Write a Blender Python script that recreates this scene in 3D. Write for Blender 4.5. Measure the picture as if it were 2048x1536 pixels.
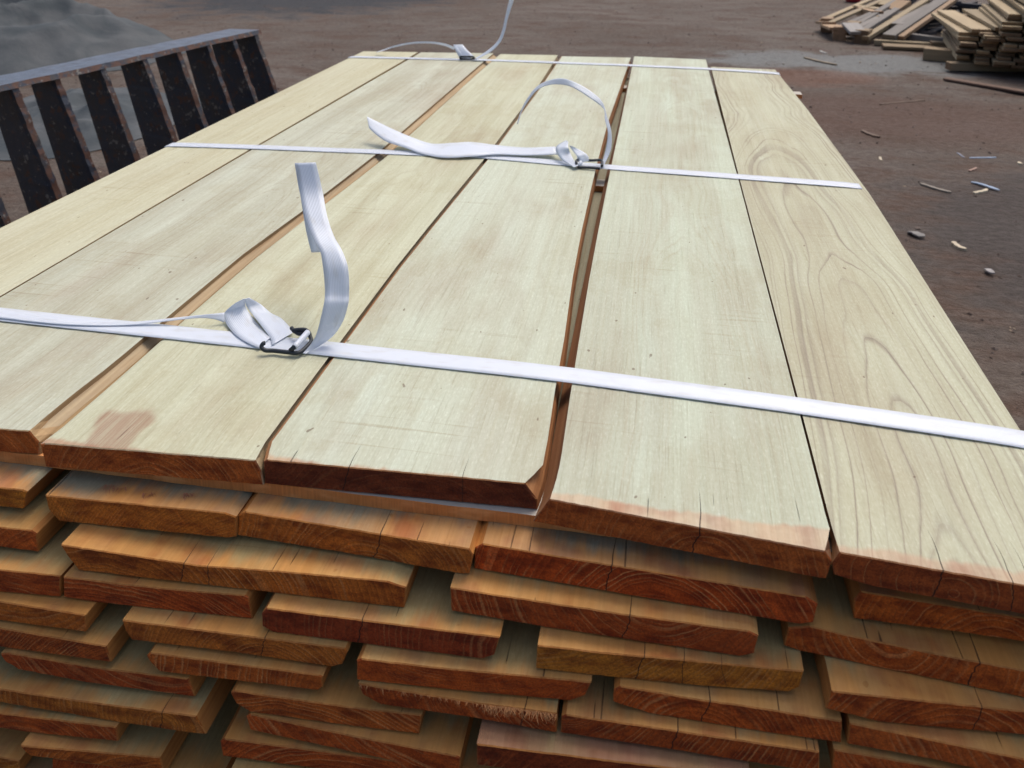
import bpy, bmesh, math, random
from mathutils import Vector, Matrix, noise
random.seed(7)
S = bpy.context.scene
for o in list(bpy.data.objects): bpy.data.objects.remove(o)
COL = S.collection
# ------------------------------------------------------------------ camera
F, CX, CY, H = 1600.0, 1024.0, 170.0, 0.48          # focal (px of the 2048 wide photo), optical centre, eye above stack top
_y = Vector(((1335-CX)/F, -(-194-CY)/F, -1)).normalized()
_x = -Vector(((-8460)/F, -(-157-CY)/F, -1))
_x = (_x - _y*_x.dot(_y)).normalized()
_z = _x.cross(_y)
R = Matrix((_x, _y, _z))                            # camera -> world
cam = bpy.data.cameras.new('camera'); co = bpy.data.objects.new('camera', cam); COL.objects.link(co)
co.matrix_world = Matrix.Translation((0, 0, H)) @ R.to_4x4()
cam.sensor_width = 36; cam.lens = F/2048*36; cam.shift_y = (CY-768)/2048
cam.clip_end = 2000; cam.clip_start = 0.01
cam.dof.use_dof = True; cam.dof.focus_distance = 0.90; cam.dof.aperture_fstop = 11.0
S.camera = co
CAM = Vector((0, 0, H))
def ray(px, py): return R @ Vector(((px-CX)/F, -(py-CY)/F, -1))
def at(px, py, z):
    d = ray(px, py); return CAM + d*((z-H)/d.z)
def atY(px, py, y):
    d = ray(px, py); return CAM + d*(y/d.y)
# ------------------------------------------------------------------ light
w = bpy.data.worlds.new('World'); S.world = w; w.use_nodes = True
nt = w.node_tree; bg = nt.nodes['Background']
sky = nt.nodes.new('ShaderNodeTexSky'); sky.sky_type = 'NISHITA'; sky.sun_disc = False
SUN_EL, SUN_AZ = math.radians(62), math.radians(20)
sky.sun_elevation = SUN_EL; sky.sun_rotation = SUN_AZ; sky.air_density = 1.0; sky.dust_density = 6.0; sky.ozone_density = 0.6
nt.links.new(sky.outputs[0], bg.inputs[0]); bg.inputs[1].default_value = 0.125
sl = bpy.data.lights.new('sun', 'SUN'); so = bpy.data.objects.new('sun', sl); COL.objects.link(so)
sl.energy = 1.0; sl.angle = math.radians(28); sl.color = (1, .975, .93)
dirv = Vector((math.sin(SUN_AZ)*math.cos(SUN_EL), math.cos(SUN_AZ)*math.cos(SUN_EL), math.sin(SUN_EL)))
so.rotation_euler = dirv.to_track_quat('Z', 'Y').to_euler(); so.location = (0, 0, 6)
S.view_settings.view_transform = 'Standard'; S.view_settings.look = 'None'
S.view_settings.exposure = 0.40; S.view_settings.gamma = 1

# ------------------------------------------------------------------ helpers
def tag(o, label=None, cat=None, group=None, kind=None):
    if label: o['label'] = label
    if cat: o['category'] = cat
    if group: o['group'] = group
    if kind: o['kind'] = kind
    return o
def empty(name, loc, label, cat, group=None):
    o = bpy.data.objects.new(name, None); COL.objects.link(o); o.location = loc; o.empty_display_size = .1
    return tag(o, label, cat, group)
def mesh(name, verts, faces, mat, parent=None, smooth=False, loc=None, uvs=None):
    me = bpy.data.meshes.new(name); L = Vector(loc) if loc else Vector()
    me.from_pydata([tuple(Vector(v)-L) for v in verts], [], faces)
    if mat: me.materials.append(mat)
    if uvs:
        ul = me.uv_layers.new(name='UVMap')
        for lp in me.loops: ul.data[lp.index].uv = uvs[lp.vertex_index]
    me.update()
    if smooth: me.polygons.foreach_set('use_smooth', [True]*len(me.polygons))
    o = bpy.data.objects.new(name, me); COL.objects.link(o)
    if parent: o.parent = parent; o.location = L
    else: o.location = L
    return o
class NG:                                           # tiny node-tree writer
    def __init__(s, t): s.t = t
    def n(s, typ, **k):
        nd = s.t.nodes.new(typ)
        for a, b in k.items(): setattr(nd, a, b)
        return nd
    def put(s, inp, v):
        if isinstance(v, bpy.types.NodeSocket): s.t.links.new(v, inp)
        elif v is not None:
            if inp.type == 'RGBA' and len(v) == 3: v = (*v, 1)
            inp.default_value = v
    def m(s, op, a, b=None, c=None, clamp=False):
        nd = s.n('ShaderNodeMath', operation=op, use_clamp=clamp)
        for i, v in enumerate((a, b, c)):
            if v is not None: s.put(nd.inputs[i], v)
        return nd.outputs[0]
    def mix(s, f, a, b, mode='MIX'):
        nd = s.n('ShaderNodeMix', data_type='RGBA', blend_type=mode)
        s.put(nd.inputs[0], f); s.put(nd.inputs[6], a); s.put(nd.inputs[7], b); return nd.outputs[2]
    def xyz(s, x, y, z):
        nd = s.n('ShaderNodeCombineXYZ'); s.put(nd.inputs[0], x); s.put(nd.inputs[1], y); s.put(nd.inputs[2], z); return nd.outputs[0]
    def sep(s, v):
        nd = s.n('ShaderNodeSeparateXYZ'); s.put(nd.inputs[0], v); return nd.outputs
    def noise(s, v, scale=1, detail=2, rough=.5, dist=0):
        nd = s.n('ShaderNodeTexNoise'); s.put(nd.inputs['Vector'], v); s.put(nd.inputs['Scale'], scale)
        nd.inputs['Detail'].default_value = detail; nd.inputs['Roughness'].default_value = rough; nd.inputs['Distortion'].default_value = dist
        return nd.outputs[0]
    def ss(s, v, a, b):                             # smoothstep 0..1
        nd = s.n('ShaderNodeMapRange', interpolation_type='SMOOTHSTEP'); s.put(nd.inputs[0], v); s.put(nd.inputs[1], a); s.put(nd.inputs[2], b); return nd.outputs[0]
    def lin(s, v, a, b, c=0., d=1.):
        nd = s.n('ShaderNodeMapRange'); s.put(nd.inputs[0], v)
        for i, q in zip((1, 2, 3, 4), (a, b, c, d)): s.put(nd.inputs[i], q)
        return nd.outputs[0]
def newmat(name):
    m = bpy.data.materials.new(name); m.use_nodes = True
    g = NG(m.node_tree); bs = m.node_tree.nodes['Principled BSDF']; return m, g, bs
def bump(g, h, strength, dist):
    b = g.n('ShaderNodeBump'); b.inputs['Strength'].default_value = strength; b.inputs['Distance'].default_value = dist
    g.put(b.inputs['Height'], h); return b.outputs[0]

# ------------------------------------------------------------------ wood: one solid-grain node group for every plank
def make_wood():
    t = bpy.data.node_groups.new('solid_wood', 'ShaderNodeTree'); I = t.interface
    def fi(n, d): s_ = I.new_socket(n, in_out='INPUT', socket_type='NodeSocketFloat'); s_.default_value = d
    def ci(n, d): s_ = I.new_socket(n, in_out='INPUT', socket_type='NodeSocketColor'); s_.default_value = (*d, 1)
    for n, d in (('Seed', 0), ('PithX', .1), ('PithZ', -.06), ('Freq', 260), ('BandW', .012), ('RingTop', .2), ('Crack1', -9), ('Crack2', -9), ('Crack3', -9), ('EndRing', .5), ('Stain', .0), ('Blotch', .4), ('Slope', .02), ('Width', .2)): fi(n, d)
    for n, d in (('EndCol', (.2, .07, .03)), ('TopCol', (.5, .48, .35)), ('TopCol2', (.4, .36, .26)), ('SideCol', (.35, .17, .07)), ('BandCol', (.5, .25, .12)), ('RingCol', (.2, .17, .13))): ci(n, d)
    I.new_socket('Color', in_out='OUTPUT', socket_type='NodeSocketColor'); I.new_socket('Normal', in_out='OUTPUT', socket_type='NodeSocketVector'); I.new_socket('Rough', in_out='OUTPUT', socket_type='NodeSocketFloat')
    g = NG(t); gi = g.n('NodeGroupInput').outputs; go = g.n('NodeGroupOutput')
    tc = g.n('ShaderNodeTexCoord'); x, y, z = g.sep(tc.outputs['Object'])
    nrm = g.n('ShaderNodeNewGeometry').outputs['Normal']; vt = g.n('ShaderNodeVectorTransform', vector_type='NORMAL', convert_from='WORLD', convert_to='OBJECT'); g.put(vt.inputs[0], nrm)
    nx, ny, nz = g.sep(vt.outputs[0])
    endm = g.ss(g.m('ABSOLUTE', ny), .6, .8); topm = g.ss(g.m('ABSOLUTE', nz), .82, .93)
    sd = g.m('MULTIPLY', gi['Seed'], 7.31)
    def V(ax, ay, az, off=0.): return g.xyz(g.m('MULTIPLY_ADD', x, ax, sd), g.m('MULTIPLY_ADD', y, ay, g.m('ADD', sd, off)), g.m('MULTIPLY_ADD', z, az, sd))
    # growth rings
    wob1 = g.m('MULTIPLY', g.m('SUBTRACT', g.noise(V(0, 1.6, 0, 3.), 1, 2), .5), .10)
    wob2 = g.m('MULTIPLY', g.m('SUBTRACT', g.noise(V(0, 2.0, 0, 11.), 1, 2), .5), .10)
    warp = g.m('MULTIPLY', g.m('SUBTRACT', g.noise(V(16, 2.2, 16, 5.), 1, 2), .5), .014)
    dx = g.m('ADD', g.m('SUBTRACT', x, gi['PithX']), wob1)
    dz = g.m('ADD', g.m('ADD', g.m('SUBTRACT', z, gi['PithZ']), wob2), g.m('MULTIPLY', y, gi['Slope']))
    r = g.m('ADD', g.m('SQRT', g.m('ADD', g.m('MULTIPLY', dx, dx), g.m('MULTIPLY', dz, dz))), warp)
    r = g.m('ADD', r, g.m('MULTIPLY', g.m('SUBTRACT', g.noise(V(90, 4, 90), 1, 1), .5), .0025))
    ph = g.m('ADD', g.m('MULTIPLY', r, gi['Freq']), g.m('MULTIPLY', g.noise(g.xyz(g.m('MULTIPLY', r, 60.), sd, 0.), 1, 2), 5.0))
    fr = g.m('FRACT', ph); tri = g.m('MULTIPLY', g.m('ABSOLUTE', g.m('SUBTRACT', fr, .5)), 2.)
    line = g.ss(tri, .55, .92); late = g.ss(fr, .2, .95)
    amp = g.lin(g.noise(g.xyz(g.m('FLOOR', ph), sd, 0.), .73, 1), .35, .65)
    amp2 = g.m('MULTIPLY', amp, g.ss(g.noise(V(30, 3, 30, 20.), 1, 2), .3, .65))
    # end grain
    fine = g.noise(V(620, 40, 620), 1, 3, .7); mid = g.noise(V(45, 5, 110), 1, 3)
    ec = g.mix(g.ss(mid, .35, .72), gi['EndCol'], g.mix(1., gi['EndCol'], (.50, .38, .36), 'MULTIPLY'))
    ec = g.mix(g.m('MULTIPLY', g.m('MULTIPLY', late, .45), gi['EndRing']), ec, g.mix(1., ec, (.36, .30, .30), 'MULTIPLY'))
    ec = g.mix(g.m('MULTIPLY', g.m('MULTIPLY', line, amp2), gi['EndRing']), ec, g.mix(.55, gi['EndCol'], (.85, .45, .17)))
    ec = g.mix(g.lin(fine, .36, .66, 0., .85), ec, g.mix(1., ec, (.45, .42, .42), 'MULTIPLY'))
    saw = g.noise(g.xyz(g.m('MULTIPLY_ADD', x, 160., g.m('MULTIPLY', z, 90.)), g.m('MULTIPLY', z, 30.), sd), 1, 2)
    ec = g.mix(g.ss(saw, .6, .8), ec, g.mix(1., ec, (1.35, 1.3, 1.25), 'MULTIPLY'))
    # sawn face
    g1 = g.noise(V(26, 1.3, 26, 2.), 1, 3, .55); g2 = g.noise(V(230, 5, 230), 1, 3, .6); g3 = g.noise(V(650, 16, 650), 1, 1); bl = g.noise(V(9, 3.2, 9, 30.), 1, 3, .6)
    tcn = g.mix(g.ss(g1, .3, .72), gi['TopCol'], gi['TopCol2'])
    tcn = g.mix(g.m('MULTIPLY', g.ss(bl, .45, .75), gi['Blotch']), tcn, g.mix(1., tcn, (.80, .70, .66), 'MULTIPLY'))
    tcn = g.mix(g.m('MULTIPLY', g.ss(g.noise(V(14, 2.0, 14, 60.), 1, 3, .6), .5, .75), .5), tcn, g.mix(1., tcn, (1.08, 1.13, 1.2), 'MULTIPLY'))
    tcn = g.mix(g.lin(g2, .3, .72, 0., .28), tcn, g.mix(1., tcn, (.74, .69, .62), 'MULTIPLY'))
    tcn = g.mix(g.m('MULTIPLY', g.m('MULTIPLY', g.ss(tri, .35, 1.), g.m('MULTIPLY', amp, g.lin(g.noise(V(40, 2.4, 0, 33.), 1, 3), .35, .65, .35, 1.))), gi['RingTop']), tcn, gi['RingCol'])
    tcn = g.mix(g.m('MULTIPLY', g.ss(g3, .58, .76), .26), tcn, g.mix(1., tcn, (.55, .46, .38), 'MULTIPLY'))
    tsaw = g.noise(V(7, 210, 0, 8.), 1, 2); tpat = g.ss(g.noise(V(6, 6, 0, 44.), 1, 2), .5, .68)
    tcn = g.mix(g.m('MULTIPLY', g.m('MULTIPLY', g.ss(tsaw, .58, .72), tpat), .40), tcn, g.mix(1., tcn, (.66, .55, .45), 'MULTIPLY'))
    fz = g.noise(V(520, 150, 0, 51.), 1, 3, .75)
    tcn = g.mix(g.lin(fz, .38, .66, .0, .30), tcn, g.mix(1., tcn, (.70, .64, .54), 'MULTIPLY'))
    tcn = g.mix(g.ss(fz, .30, .42), g.mix(1., tcn, (1.12, 1.12, 1.14), 'MULTIPLY'), tcn)
    wr = g.ss(g.noise(V(5, 4.5, 0, 120.), 1, 5, .7), .50, .56)
    tcn = g.mix(g.m('MULTIPLY', wr, g.m('MULTIPLY', gi['Blotch'], .42)), tcn, g.mix(1., tcn, (.86, .80, .72), 'MULTIPLY'))
    spk = g.ss(g.noise(V(120, 70, 0, 90.), 1, 1), .77, .80)
    tcn = g.mix(g.m('MULTIPLY', spk, .6), tcn, (.10, .05, .025))
    # fresh / damp band at the cut end
    be = g.m('MULTIPLY', gi['BandW'], g.m('ADD', g.lin(g.noise(V(13, 0, 0, 6.), 1, 1), .25, .75, .3, 1.5), g.lin(g.noise(V(120, 8, 0, 6.), 1, 2), .25, .75, -.25, .25)))
    band = g.m('SUBTRACT', 1., g.ss(g.m('SUBTRACT', y, be), g.m('MULTIPLY', gi['BandW'], -.45), g.m('MULTIPLY', gi['BandW'], .30)), clamp=True)
    be2 = g.m('SUBTRACT', 1., g.ss(g.m('SUBTRACT', y, be), -.001, .0015), clamp=True)
    bandc = g.mix(g.ss(g.noise(V(30, 30, 0, 71.), 1, 3), .45, .7), gi['BandCol'], g.mix(1., gi['BandCol'], (.72, .50, .46), 'MULTIPLY'))
    tcn = g.mix(g.m('MULTIPLY', g.m('MAXIMUM', band, g.m('MULTIPLY', be2, .22)), g.lin(g.noise(V(25, 3, 0, 77.), 1, 3), .3, .7, .40, .85)), tcn, g.mix(g.lin(g2, .3, .7, 0., .35), bandc, g.mix(1., bandc, (.5, .4, .35), 'MULTIPLY')))
    # damp stain patch in the middle front of a face
    sx = g.m('ABSOLUTE', g.m('SUBTRACT', g.m('ADD', x, g.m('MULTIPLY', y, .25)), .062)); sn = g.m('MULTIPLY', g.m('SUBTRACT', g.noise(V(40, 30, 0, 15.), 1, 3), .5), .05)
    se = g.m('SUBTRACT', 1., g.ss(g.m('ADD', g.m('MAXIMUM', g.m('MULTIPLY', sx, 1.6), g.m('SUBTRACT', y, .012)), sn), .030, .052), clamp=True)
    tcn = g.mix(g.m('MULTIPLY', g.m('MULTIPLY', se, gi['Stain']), g.lin(g3, .35, .6, .55, .95)), tcn, (.28, .155, .10))
    # narrow edge of the board
    sc = g.mix(g.lin(g2, .25, .75, 0., .8), gi['SideCol'], g.mix(1., gi['SideCol'], (.5, .40, .34), 'MULTIPLY'))
    sc = g.mix(g.ss(g1, .4, .7), sc, g.mix(1., sc, (1.25, 1.2, 1.1), 'MULTIPLY'))
    col = g.mix(topm, sc, tcn); col = g.mix(endm, col, ec)
    # drying checks
    zn = g.m('MULTIPLY', g.m('SUBTRACT', g.noise(g.xyz(g.m('MULTIPLY', z, 120.), g.m('MULTIPLY', y, 18.), sd), 1, 2), .5), .007)
    ck = None
    for i, c in enumerate(('Crack1', 'Crack2', 'Crack3')):
        wd = g.m('MULTIPLY', g.m('SUBTRACT', 1., g.m('MULTIPLY', y, 26.), clamp=True), .0005 - .0001*i)
        d = g.m('ABSOLUTE', g.m('ADD', g.m('SUBTRACT', x, gi[c]), g.m('ADD', zn, g.m('MULTIPLY', z, .25*(i-1)))))
        k = g.m('LESS_THAN', d, wd); ck = k if ck is None else g.m('MAXIMUM', ck, k)
    # knots of short checks over the front of the face
    ch = g.m('MULTIPLY', g.ss(g.noise(V(330, 9, 0, 25.), 1, 1), .74, .77), g.m('SUBTRACT', 1., g.ss(y, .02, .05)))
    ck = g.m('MAXIMUM', ck, g.m('MULTIPLY', g.m('MULTIPLY', ch, topm), .7))
    col = g.mix(g.m('MULTIPLY', ck, .88), col, (.018, .010, .007))
    hh = g.m('ADD', g.m('MULTIPLY', g2, .7), g.m('ADD', g.m('MULTIPLY', g3, .35), g.m('MULTIPLY', tsaw, .35)))
    hh = g.m('ADD', g.m('MULTIPLY', hh, g.m('SUBTRACT', 1., endm)), g.m('MULTIPLY', g.m('ADD', g.m('MULTIPLY', fine, .9), g.m('ADD', saw, g.m('MULTIPLY', line, .3))), endm))
    hh = g.m('SUBTRACT', hh, g.m('MULTIPLY', ck, 4.))
    nb = bump(g, hh, .8, .0009)
    g.put(go.inputs['Color'], col); g.put(go.inputs['Normal'], nb); g.put(go.inputs['Rough'], g.lin(g2, .3, .7, .62, .8))
    return t
WOOD = make_wood()
def wood(name, **k):
    m, g, bs = newmat(name); gn = g.n('ShaderNodeGroup'); gn.node_tree = WOOD
    for a, b in k.items(): g.put(gn.inputs[a], b)
    g.put(bs.inputs['Base Color'], gn.outputs['Color']); g.put(bs.inputs['Normal'], gn.outputs['Normal']); g.put(bs.inputs['Roughness'], gn.outputs['Rough'])
    bs.inputs['Specular IOR Level'].default_value = .3
    return m

# ------------------------------------------------------------------ a plank from the outline of its front end
def resample(pts, step=.005, jit=.00025):
    out = []; n = len(pts)
    for i in range(n):
        a, b = Vector(pts[i]), Vector(pts[(i+1) % n]); L = (b-a).length; k = max(1, int(L/step))
        nn = Vector((a.y-b.y, b.x-a.x)); nn = nn/(nn.length or 1)
        for j in range(k):
            p = a.lerp(b, j/k); q = 0 if j == 0 else random.uniform(-jit, jit)
            out.append((p.x+nn.x*q, p.y+nn.y*q))
    return out
def sample(L, y):
    if y <= L[0][0]: return L[0][1:]
    for a, b in zip(L, L[1:]):
        if y <= b[0]: t = (y-a[0])/(b[0]-a[0]); return tuple(a[q]+(b[q]-a[q])*t for q in (1, 2))
    return L[-1][1:]
def plank(name, origin, ux, outline, length, mat, label, edges=None, wob=.0006, cat='plank', group=None, seed=0, absx=None):
    """outline: list of (s, z) on the vertical front plane; ux: unit direction of the front edge; edges: [(dy, shift_left, shift_right)]"""
    o0 = Vector(origin); W = max(p[0] for p in outline); W0 = min(p[0] for p in outline); Wd = W-W0
    out = resample(outline); cx = sum(p[0] for p in out)/len(out); cz = sum(p[1] for p in out)/len(out)
    zlo = min(p[1] for p in out)
    def bounds(z):
        if z > -.003: xs = [p[0] for p in out if p[1] > -.003]; return (min(xs), max(xs))
        z = max(z, zlo+.002); xs = []
        for a, b in zip(out, out[1:]+out[:1]):
            if (a[1]-z)*(b[1]-z) < 0: xs.append(a[0]+(b[0]-a[0])*(z-a[1])/(b[1]-a[1]))
        return (min(xs), max(xs)) if xs and max(xs)-min(xs) > .05 else (W0, W0+Wd)
    tt = [] 
    if absx:
        for s_, z in out: b = bounds(z); tt.append(min(max((s_-b[0])/(b[1]-b[0]), 0), 1))
    st = [0, .0009, .012, .025, .04, .06, .08, .1, .14, .18] + [length*t for t in (.12, .2, .28, .36, .44, .52, .6, .68, .76, .84, .92)] + [length-.001, length]
    st = sorted(s_ for s_ in st if s_ <= length)
    edges = [e if len(e) > 3 else (e[0], e[1], e[1], e[2], e[2]) for e in (edges or [(0, 0, 0), (length, 0, 0)])]
    V = []; n = len(out)
    for i, y in enumerate(st):
        inset = .0009 if i in (0, len(st)-1) else 0
        ev = [0]*4
        if edges:
            for (a, b) in zip(edges, edges[1:]):
                if a[0] <= y <= b[0] or b is edges[-1]:
                    t = min(max((y-a[0])/(b[0]-a[0]), 0), 1); ev = [a[q]+(b[q]-a[q])*t for q in (1, 2, 3, 4)]
                    if y <= b[0]: break
        wl = wob*4*(noise.noise(Vector((y*1.7, seed*3.1, 0)))) if y > .03 else 0; wr = wob*4*(noise.noise(Vector((y*1.7, seed*3.1, 9)))) if y > .03 else 0
        fade = max(0, 1-y/.25)                       # the cut is never quite square: fade the end's skew out along the board
        for pi, (s_, z) in enumerate(out):
            t = (s_-W0)/Wd; q = min(max(-z/.0248, 0), 1) if len(edges[0]) > 3 else 0; sl_ = ev[0]+(ev[1]-ev[0])*q; sr_ = ev[2]+(ev[3]-ev[2])*q; ss_ = s_ + (sl_+wl)*(1-t) + (sr_+wr)*t
            if absx and y > .001:
                E, A_, keepl = absx; Y = A_.y+y; l, r_ = sample(E[0], Y), sample(E[1], Y); qz = min(max(-z/.0248, 0), 1)
                xl, xr = l[0]+(l[1]-l[0])*qz, r_[0]+(r_[1]-r_[0])*qz; tx = (xl+(xr-xl)*tt[pi]-A_.x)/ux[0]; bl = min(y/.024, 1)
                ss_ = s_+(tx-s_)*bl+wl*(1-t)+wr*t
            ss_ += (cx-s_)/Wd*2*inset; zz = z + (1 if z < cz else -1)*inset*.8
            end = y >= length-.01
            px_ = Vector((ux[0]*ss_, ux[1]*ss_, 0)) ; sk = 1 if not end else 1
            V.append((px_.x, px_.y*sk + y, zz))
    Fc = []
    for i in range(len(st)-1):
        for j in range(n):
            a = i*n+j; b = i*n+(j+1) % n; Fc.append((a, b, b+n, a+n))
    Fc.append(tuple(range(n))[::-1]); Fc.append(tuple((len(st)-1)*n+j for j in range(n)))
    me = bpy.data.meshes.new(name); me.from_pydata(V, [], Fc); me.materials.append(mat)
    bm = bmesh.new(); bm.from_mesh(me); bmesh.ops.recalc_face_normals(bm, faces=bm.faces); bm.to_mesh(me); bm.free()
    o = bpy.data.objects.new(name, me); COL.objects.link(o); o.location = o0
    return tag(o, label, cat, group)
ZL = [0, -.037, -.0635, -.0886, -.1125, -.1345, -.1555, -.1763, -.1970, -.2178, -.2386, -.2594]
def front(z, top, bot, zmin, zmax):
    """pixel outline (2048 px photo) of a sawn end whose top edge lies at height z -> origin, direction, outline"""
    t = list(top); sl0 = lambda a, b: (b[1]-a[1])/max(b[0]-a[0], 1)
    while len(t) > 2 and not .03 < sl0(t[0], t[1]) < .35: t.pop(0)
    while len(t) > 2 and sl0(t[-2], t[-1]) > .3: t.pop()
    A, B = at(*t[0], z), at(*t[-1], z); u = (B-A); u.z = 0; u.normalize(); nrm = Vector((-u.y, u.x, 0))
    res = []
    for k, (px, py) in enumerate(list(top)+list(bot)[::-1]):
        d = ray(px, py); t = (A-CAM).dot(nrm)/d.dot(nrm); P = CAM+d*t
        res.append(((P-A).dot(u), min(max(P.z-z, zmin), zmax)))
    return A, (u.x, u.y), res

PALE = dict(TopCol=(.50, .47, .33), TopCol2=(.42, .385, .27))
def rnd(a, b): return random.uniform(a, b)
# ------------------------------------------------------------------ the six planks of the top layer
TOP = [
 dict(l='pale yellow plank along the left edge of the bundle top, beside the steel rack', top=[(-720, 812), (-345, 838)], bot=[(-720, 856), (-345, 884)],
      m=dict(TopCol=(0.527, 0.528, 0.392), TopCol2=(0.477, 0.462, 0.320), PithX=.09, PithZ=-.07, Freq=90, SideCol=(.48, .36, .19), RingTop=.16, RingCol=(.33, .25, .11), Seed=1.3, BandW=.006, Blotch=.2)),
 dict(l='grained plank second from the left on the bundle top, with a brown slanting right edge', top=[(-325, 838), (58, 862), (78, 885)], bot=[(-325, 885), (80, 921)],
      m=dict(TopCol=(0.505, 0.531, 0.432), TopCol2=(0.421, 0.425, 0.331), PithX=.12, PithZ=-.05, Freq=120, RingTop=.35, RingCol=(.26, .20, .13), Seed=2.1, Blotch=.75, BandW=.0075, BandCol=(.42, .20, .09), EndCol=(0.642, 0.167, 0.027), SideCol=(.42, .30, .165))),
 dict(l='pale top plank with a reddish damp stain at its near end, third from left', top=[(80, 889), (88, 887), (300, 900), (510, 921), (522, 943)], bot=[(92, 941), (528, 976)],
      m=dict(TopCol=(0.525, 0.544, 0.407), TopCol2=(0.453, 0.455, 0.324), PithX=.10, PithZ=-.055, Freq=190, RingTop=.18, RingCol=(.27, .20, .11), Seed=5.2, Blotch=.75, BandW=.008, BandCol=(.40, .19, .11), EndCol=(0.642, 0.161, 0.027), EndRing=.75, Stain=.8, SideCol=(.38, .31, .20))),
 dict(l='pale plank with a dark maroon sawn end, fourth from the left on top', top=[(527, 924), (534, 920), (760, 934), (1050, 967), (1074, 1000)], bot=[(529, 969), (760, 993), (1075, 1023)],
      m=dict(TopCol=(0.515, 0.561, 0.458), TopCol2=(0.467, 0.490, 0.382), PithX=.13, PithZ=-.12, Freq=150, RingTop=.14, RingCol=(.28, .22, .15), Seed=7.7, Blotch=.75, BandW=.0085, BandCol=(.50, .30, .17), EndCol=(0.224, 0.048, 0.014), EndRing=.15, Crack1=.075, Crack2=.176, SideCol=(.32, .155, .065))),
 dict(l='widest pale top plank, right of the long dark gap, its end sticking out furthest', top=[(1072, 1034), (1100, 999), (1380, 1050), (1650, 1103), (1664, 1122)], bot=[(1066, 1054), (1220, 1094), (1640, 1163), (1652, 1158)],
      m=dict(TopCol=(0.494, 0.549, 0.440), TopCol2=(0.441, 0.461, 0.363), PithX=.115, PithZ=-.035, Freq=150, RingTop=.30, RingCol=(.33, .265, .17), Seed=4.4, Blotch=.75, BandW=.0075, BandCol=(.56, .38, .24), EndCol=(0.599, 0.147, 0.025), EndRing=.55, Crack1=.121, Slope=.035, SideCol=(.20, .10, .05))),
 dict(l='plank with bold dark wavy grain along the right edge of the bundle top', top=[(1664, 1128), (1680, 1105), (1850, 1136), (2048, 1171), (2190, 1196), (2210, 1212)], bot=[(1668, 1150), (1740, 1198), (2048, 1243), (2205, 1262)],
      m=dict(TopCol=(0.484, 0.497, 0.369), TopCol2=(0.421, 0.413, 0.299), PithX=.085, PithZ=-.022, Freq=110, RingTop=1., RingCol=(.22, .18, .14), Seed=9.15, BandW=.0085, BandCol=(.50, .33, .22), EndCol=(0.471, 0.100, 0.019), EndRing=.6, Crack1=.072, Crack2=.118, Crack3=.13, Slope=.055, Blotch=.5, SideCol=(.33, .16, .07))),
]
ends = [2.50, 2.515, 2.522, 2.52, 2.555, 2.425]
# absolute x of the long edges: side -> [(Y, x at the top face, x at the bottom face)]
EDGE = [
 ([(.55, -.983, -.983), (2.5, -.983, -.983)], [(.55, -.810, -.807), (1.4, -.807, -.804), (2.5, -.796, -.793)]),
 ([(.55, -.8055, -.8055), (1.4, -.802, -.802), (2.5, -.785, -.785)], [(.60, -.570, -.549), (.66, -.567, -.548), (.91, -.571, -.552), (1.11, -.557, -.5415), (1.4, -.545, -.526), (2.17, -.546, -.528), (2.5, -.544, -.525)]),
 ([(.60, -.544, -.5435), (.66, -.544, -.543), (.91, -.5485, -.5475), (1.11, -.5385, -.5375), (1.4, -.522, -.521), (2.17, -.525, -.524), (2.5, -.521, -.520)], [(.7, -.3435, -.3415), (.98, -.343, -.341), (1.42, -.3285, -.325), (2.06, -.324, -.321), (2.5, -.331, -.328)]),
 ([(.7, -.3415, -.3412), (.98, -.3405, -.3405), (1.42, -.3235, -.3235), (2.06, -.317, -.3175), (2.5, -.3185, -.319)], [(.62, -.089, -.0875), (.70, -.093, -.091), (.86, -.098, -.095), (1.0, -.107, -.105), (1.4, -.1125, -.111), (1.72, -.1135, -.111), (2.5, -.096, -.095)]),
 ([(.62, -.075, -.088), (.70, -.0775, -.0905), (.86, -.081, -.0925), (1.0, -.083, -.0935), (1.4, -.085, -.0955), (1.75, -.085, -.0935), (2.5, -.086, -.092)], [(.727, .1435, .1415), (1.39, .1425, .141), (2.5, .137, .136)]),
 ([(.727, .1455, .1465), (1.39, .145, .146), (2.5, .147, .148)], [(.73, .341, .341), (1.39, .354, .354), (2.0, .344, .344), (2.42, .330, .330)]),
]
for i, d in enumerate(TOP):
    A, u, o = front(0, d['top'], d['bot'], -.0248, 0.0)
    Lg = ends[i]-A.y
    if i == 0: o = [(max(p[0], (-.983-A.x)/u[0]), p[1]) for p in o]
    plank('plank', A, u, o, Lg, wood('top_plank_%d' % i, **d['m']), d['l'], edges=[(0, 0, 0, 0, 0)], seed=i+1, wob=.0003, group='planks strapped on top of the bundle', absx=(EDGE[i], A, i == 0))

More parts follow.
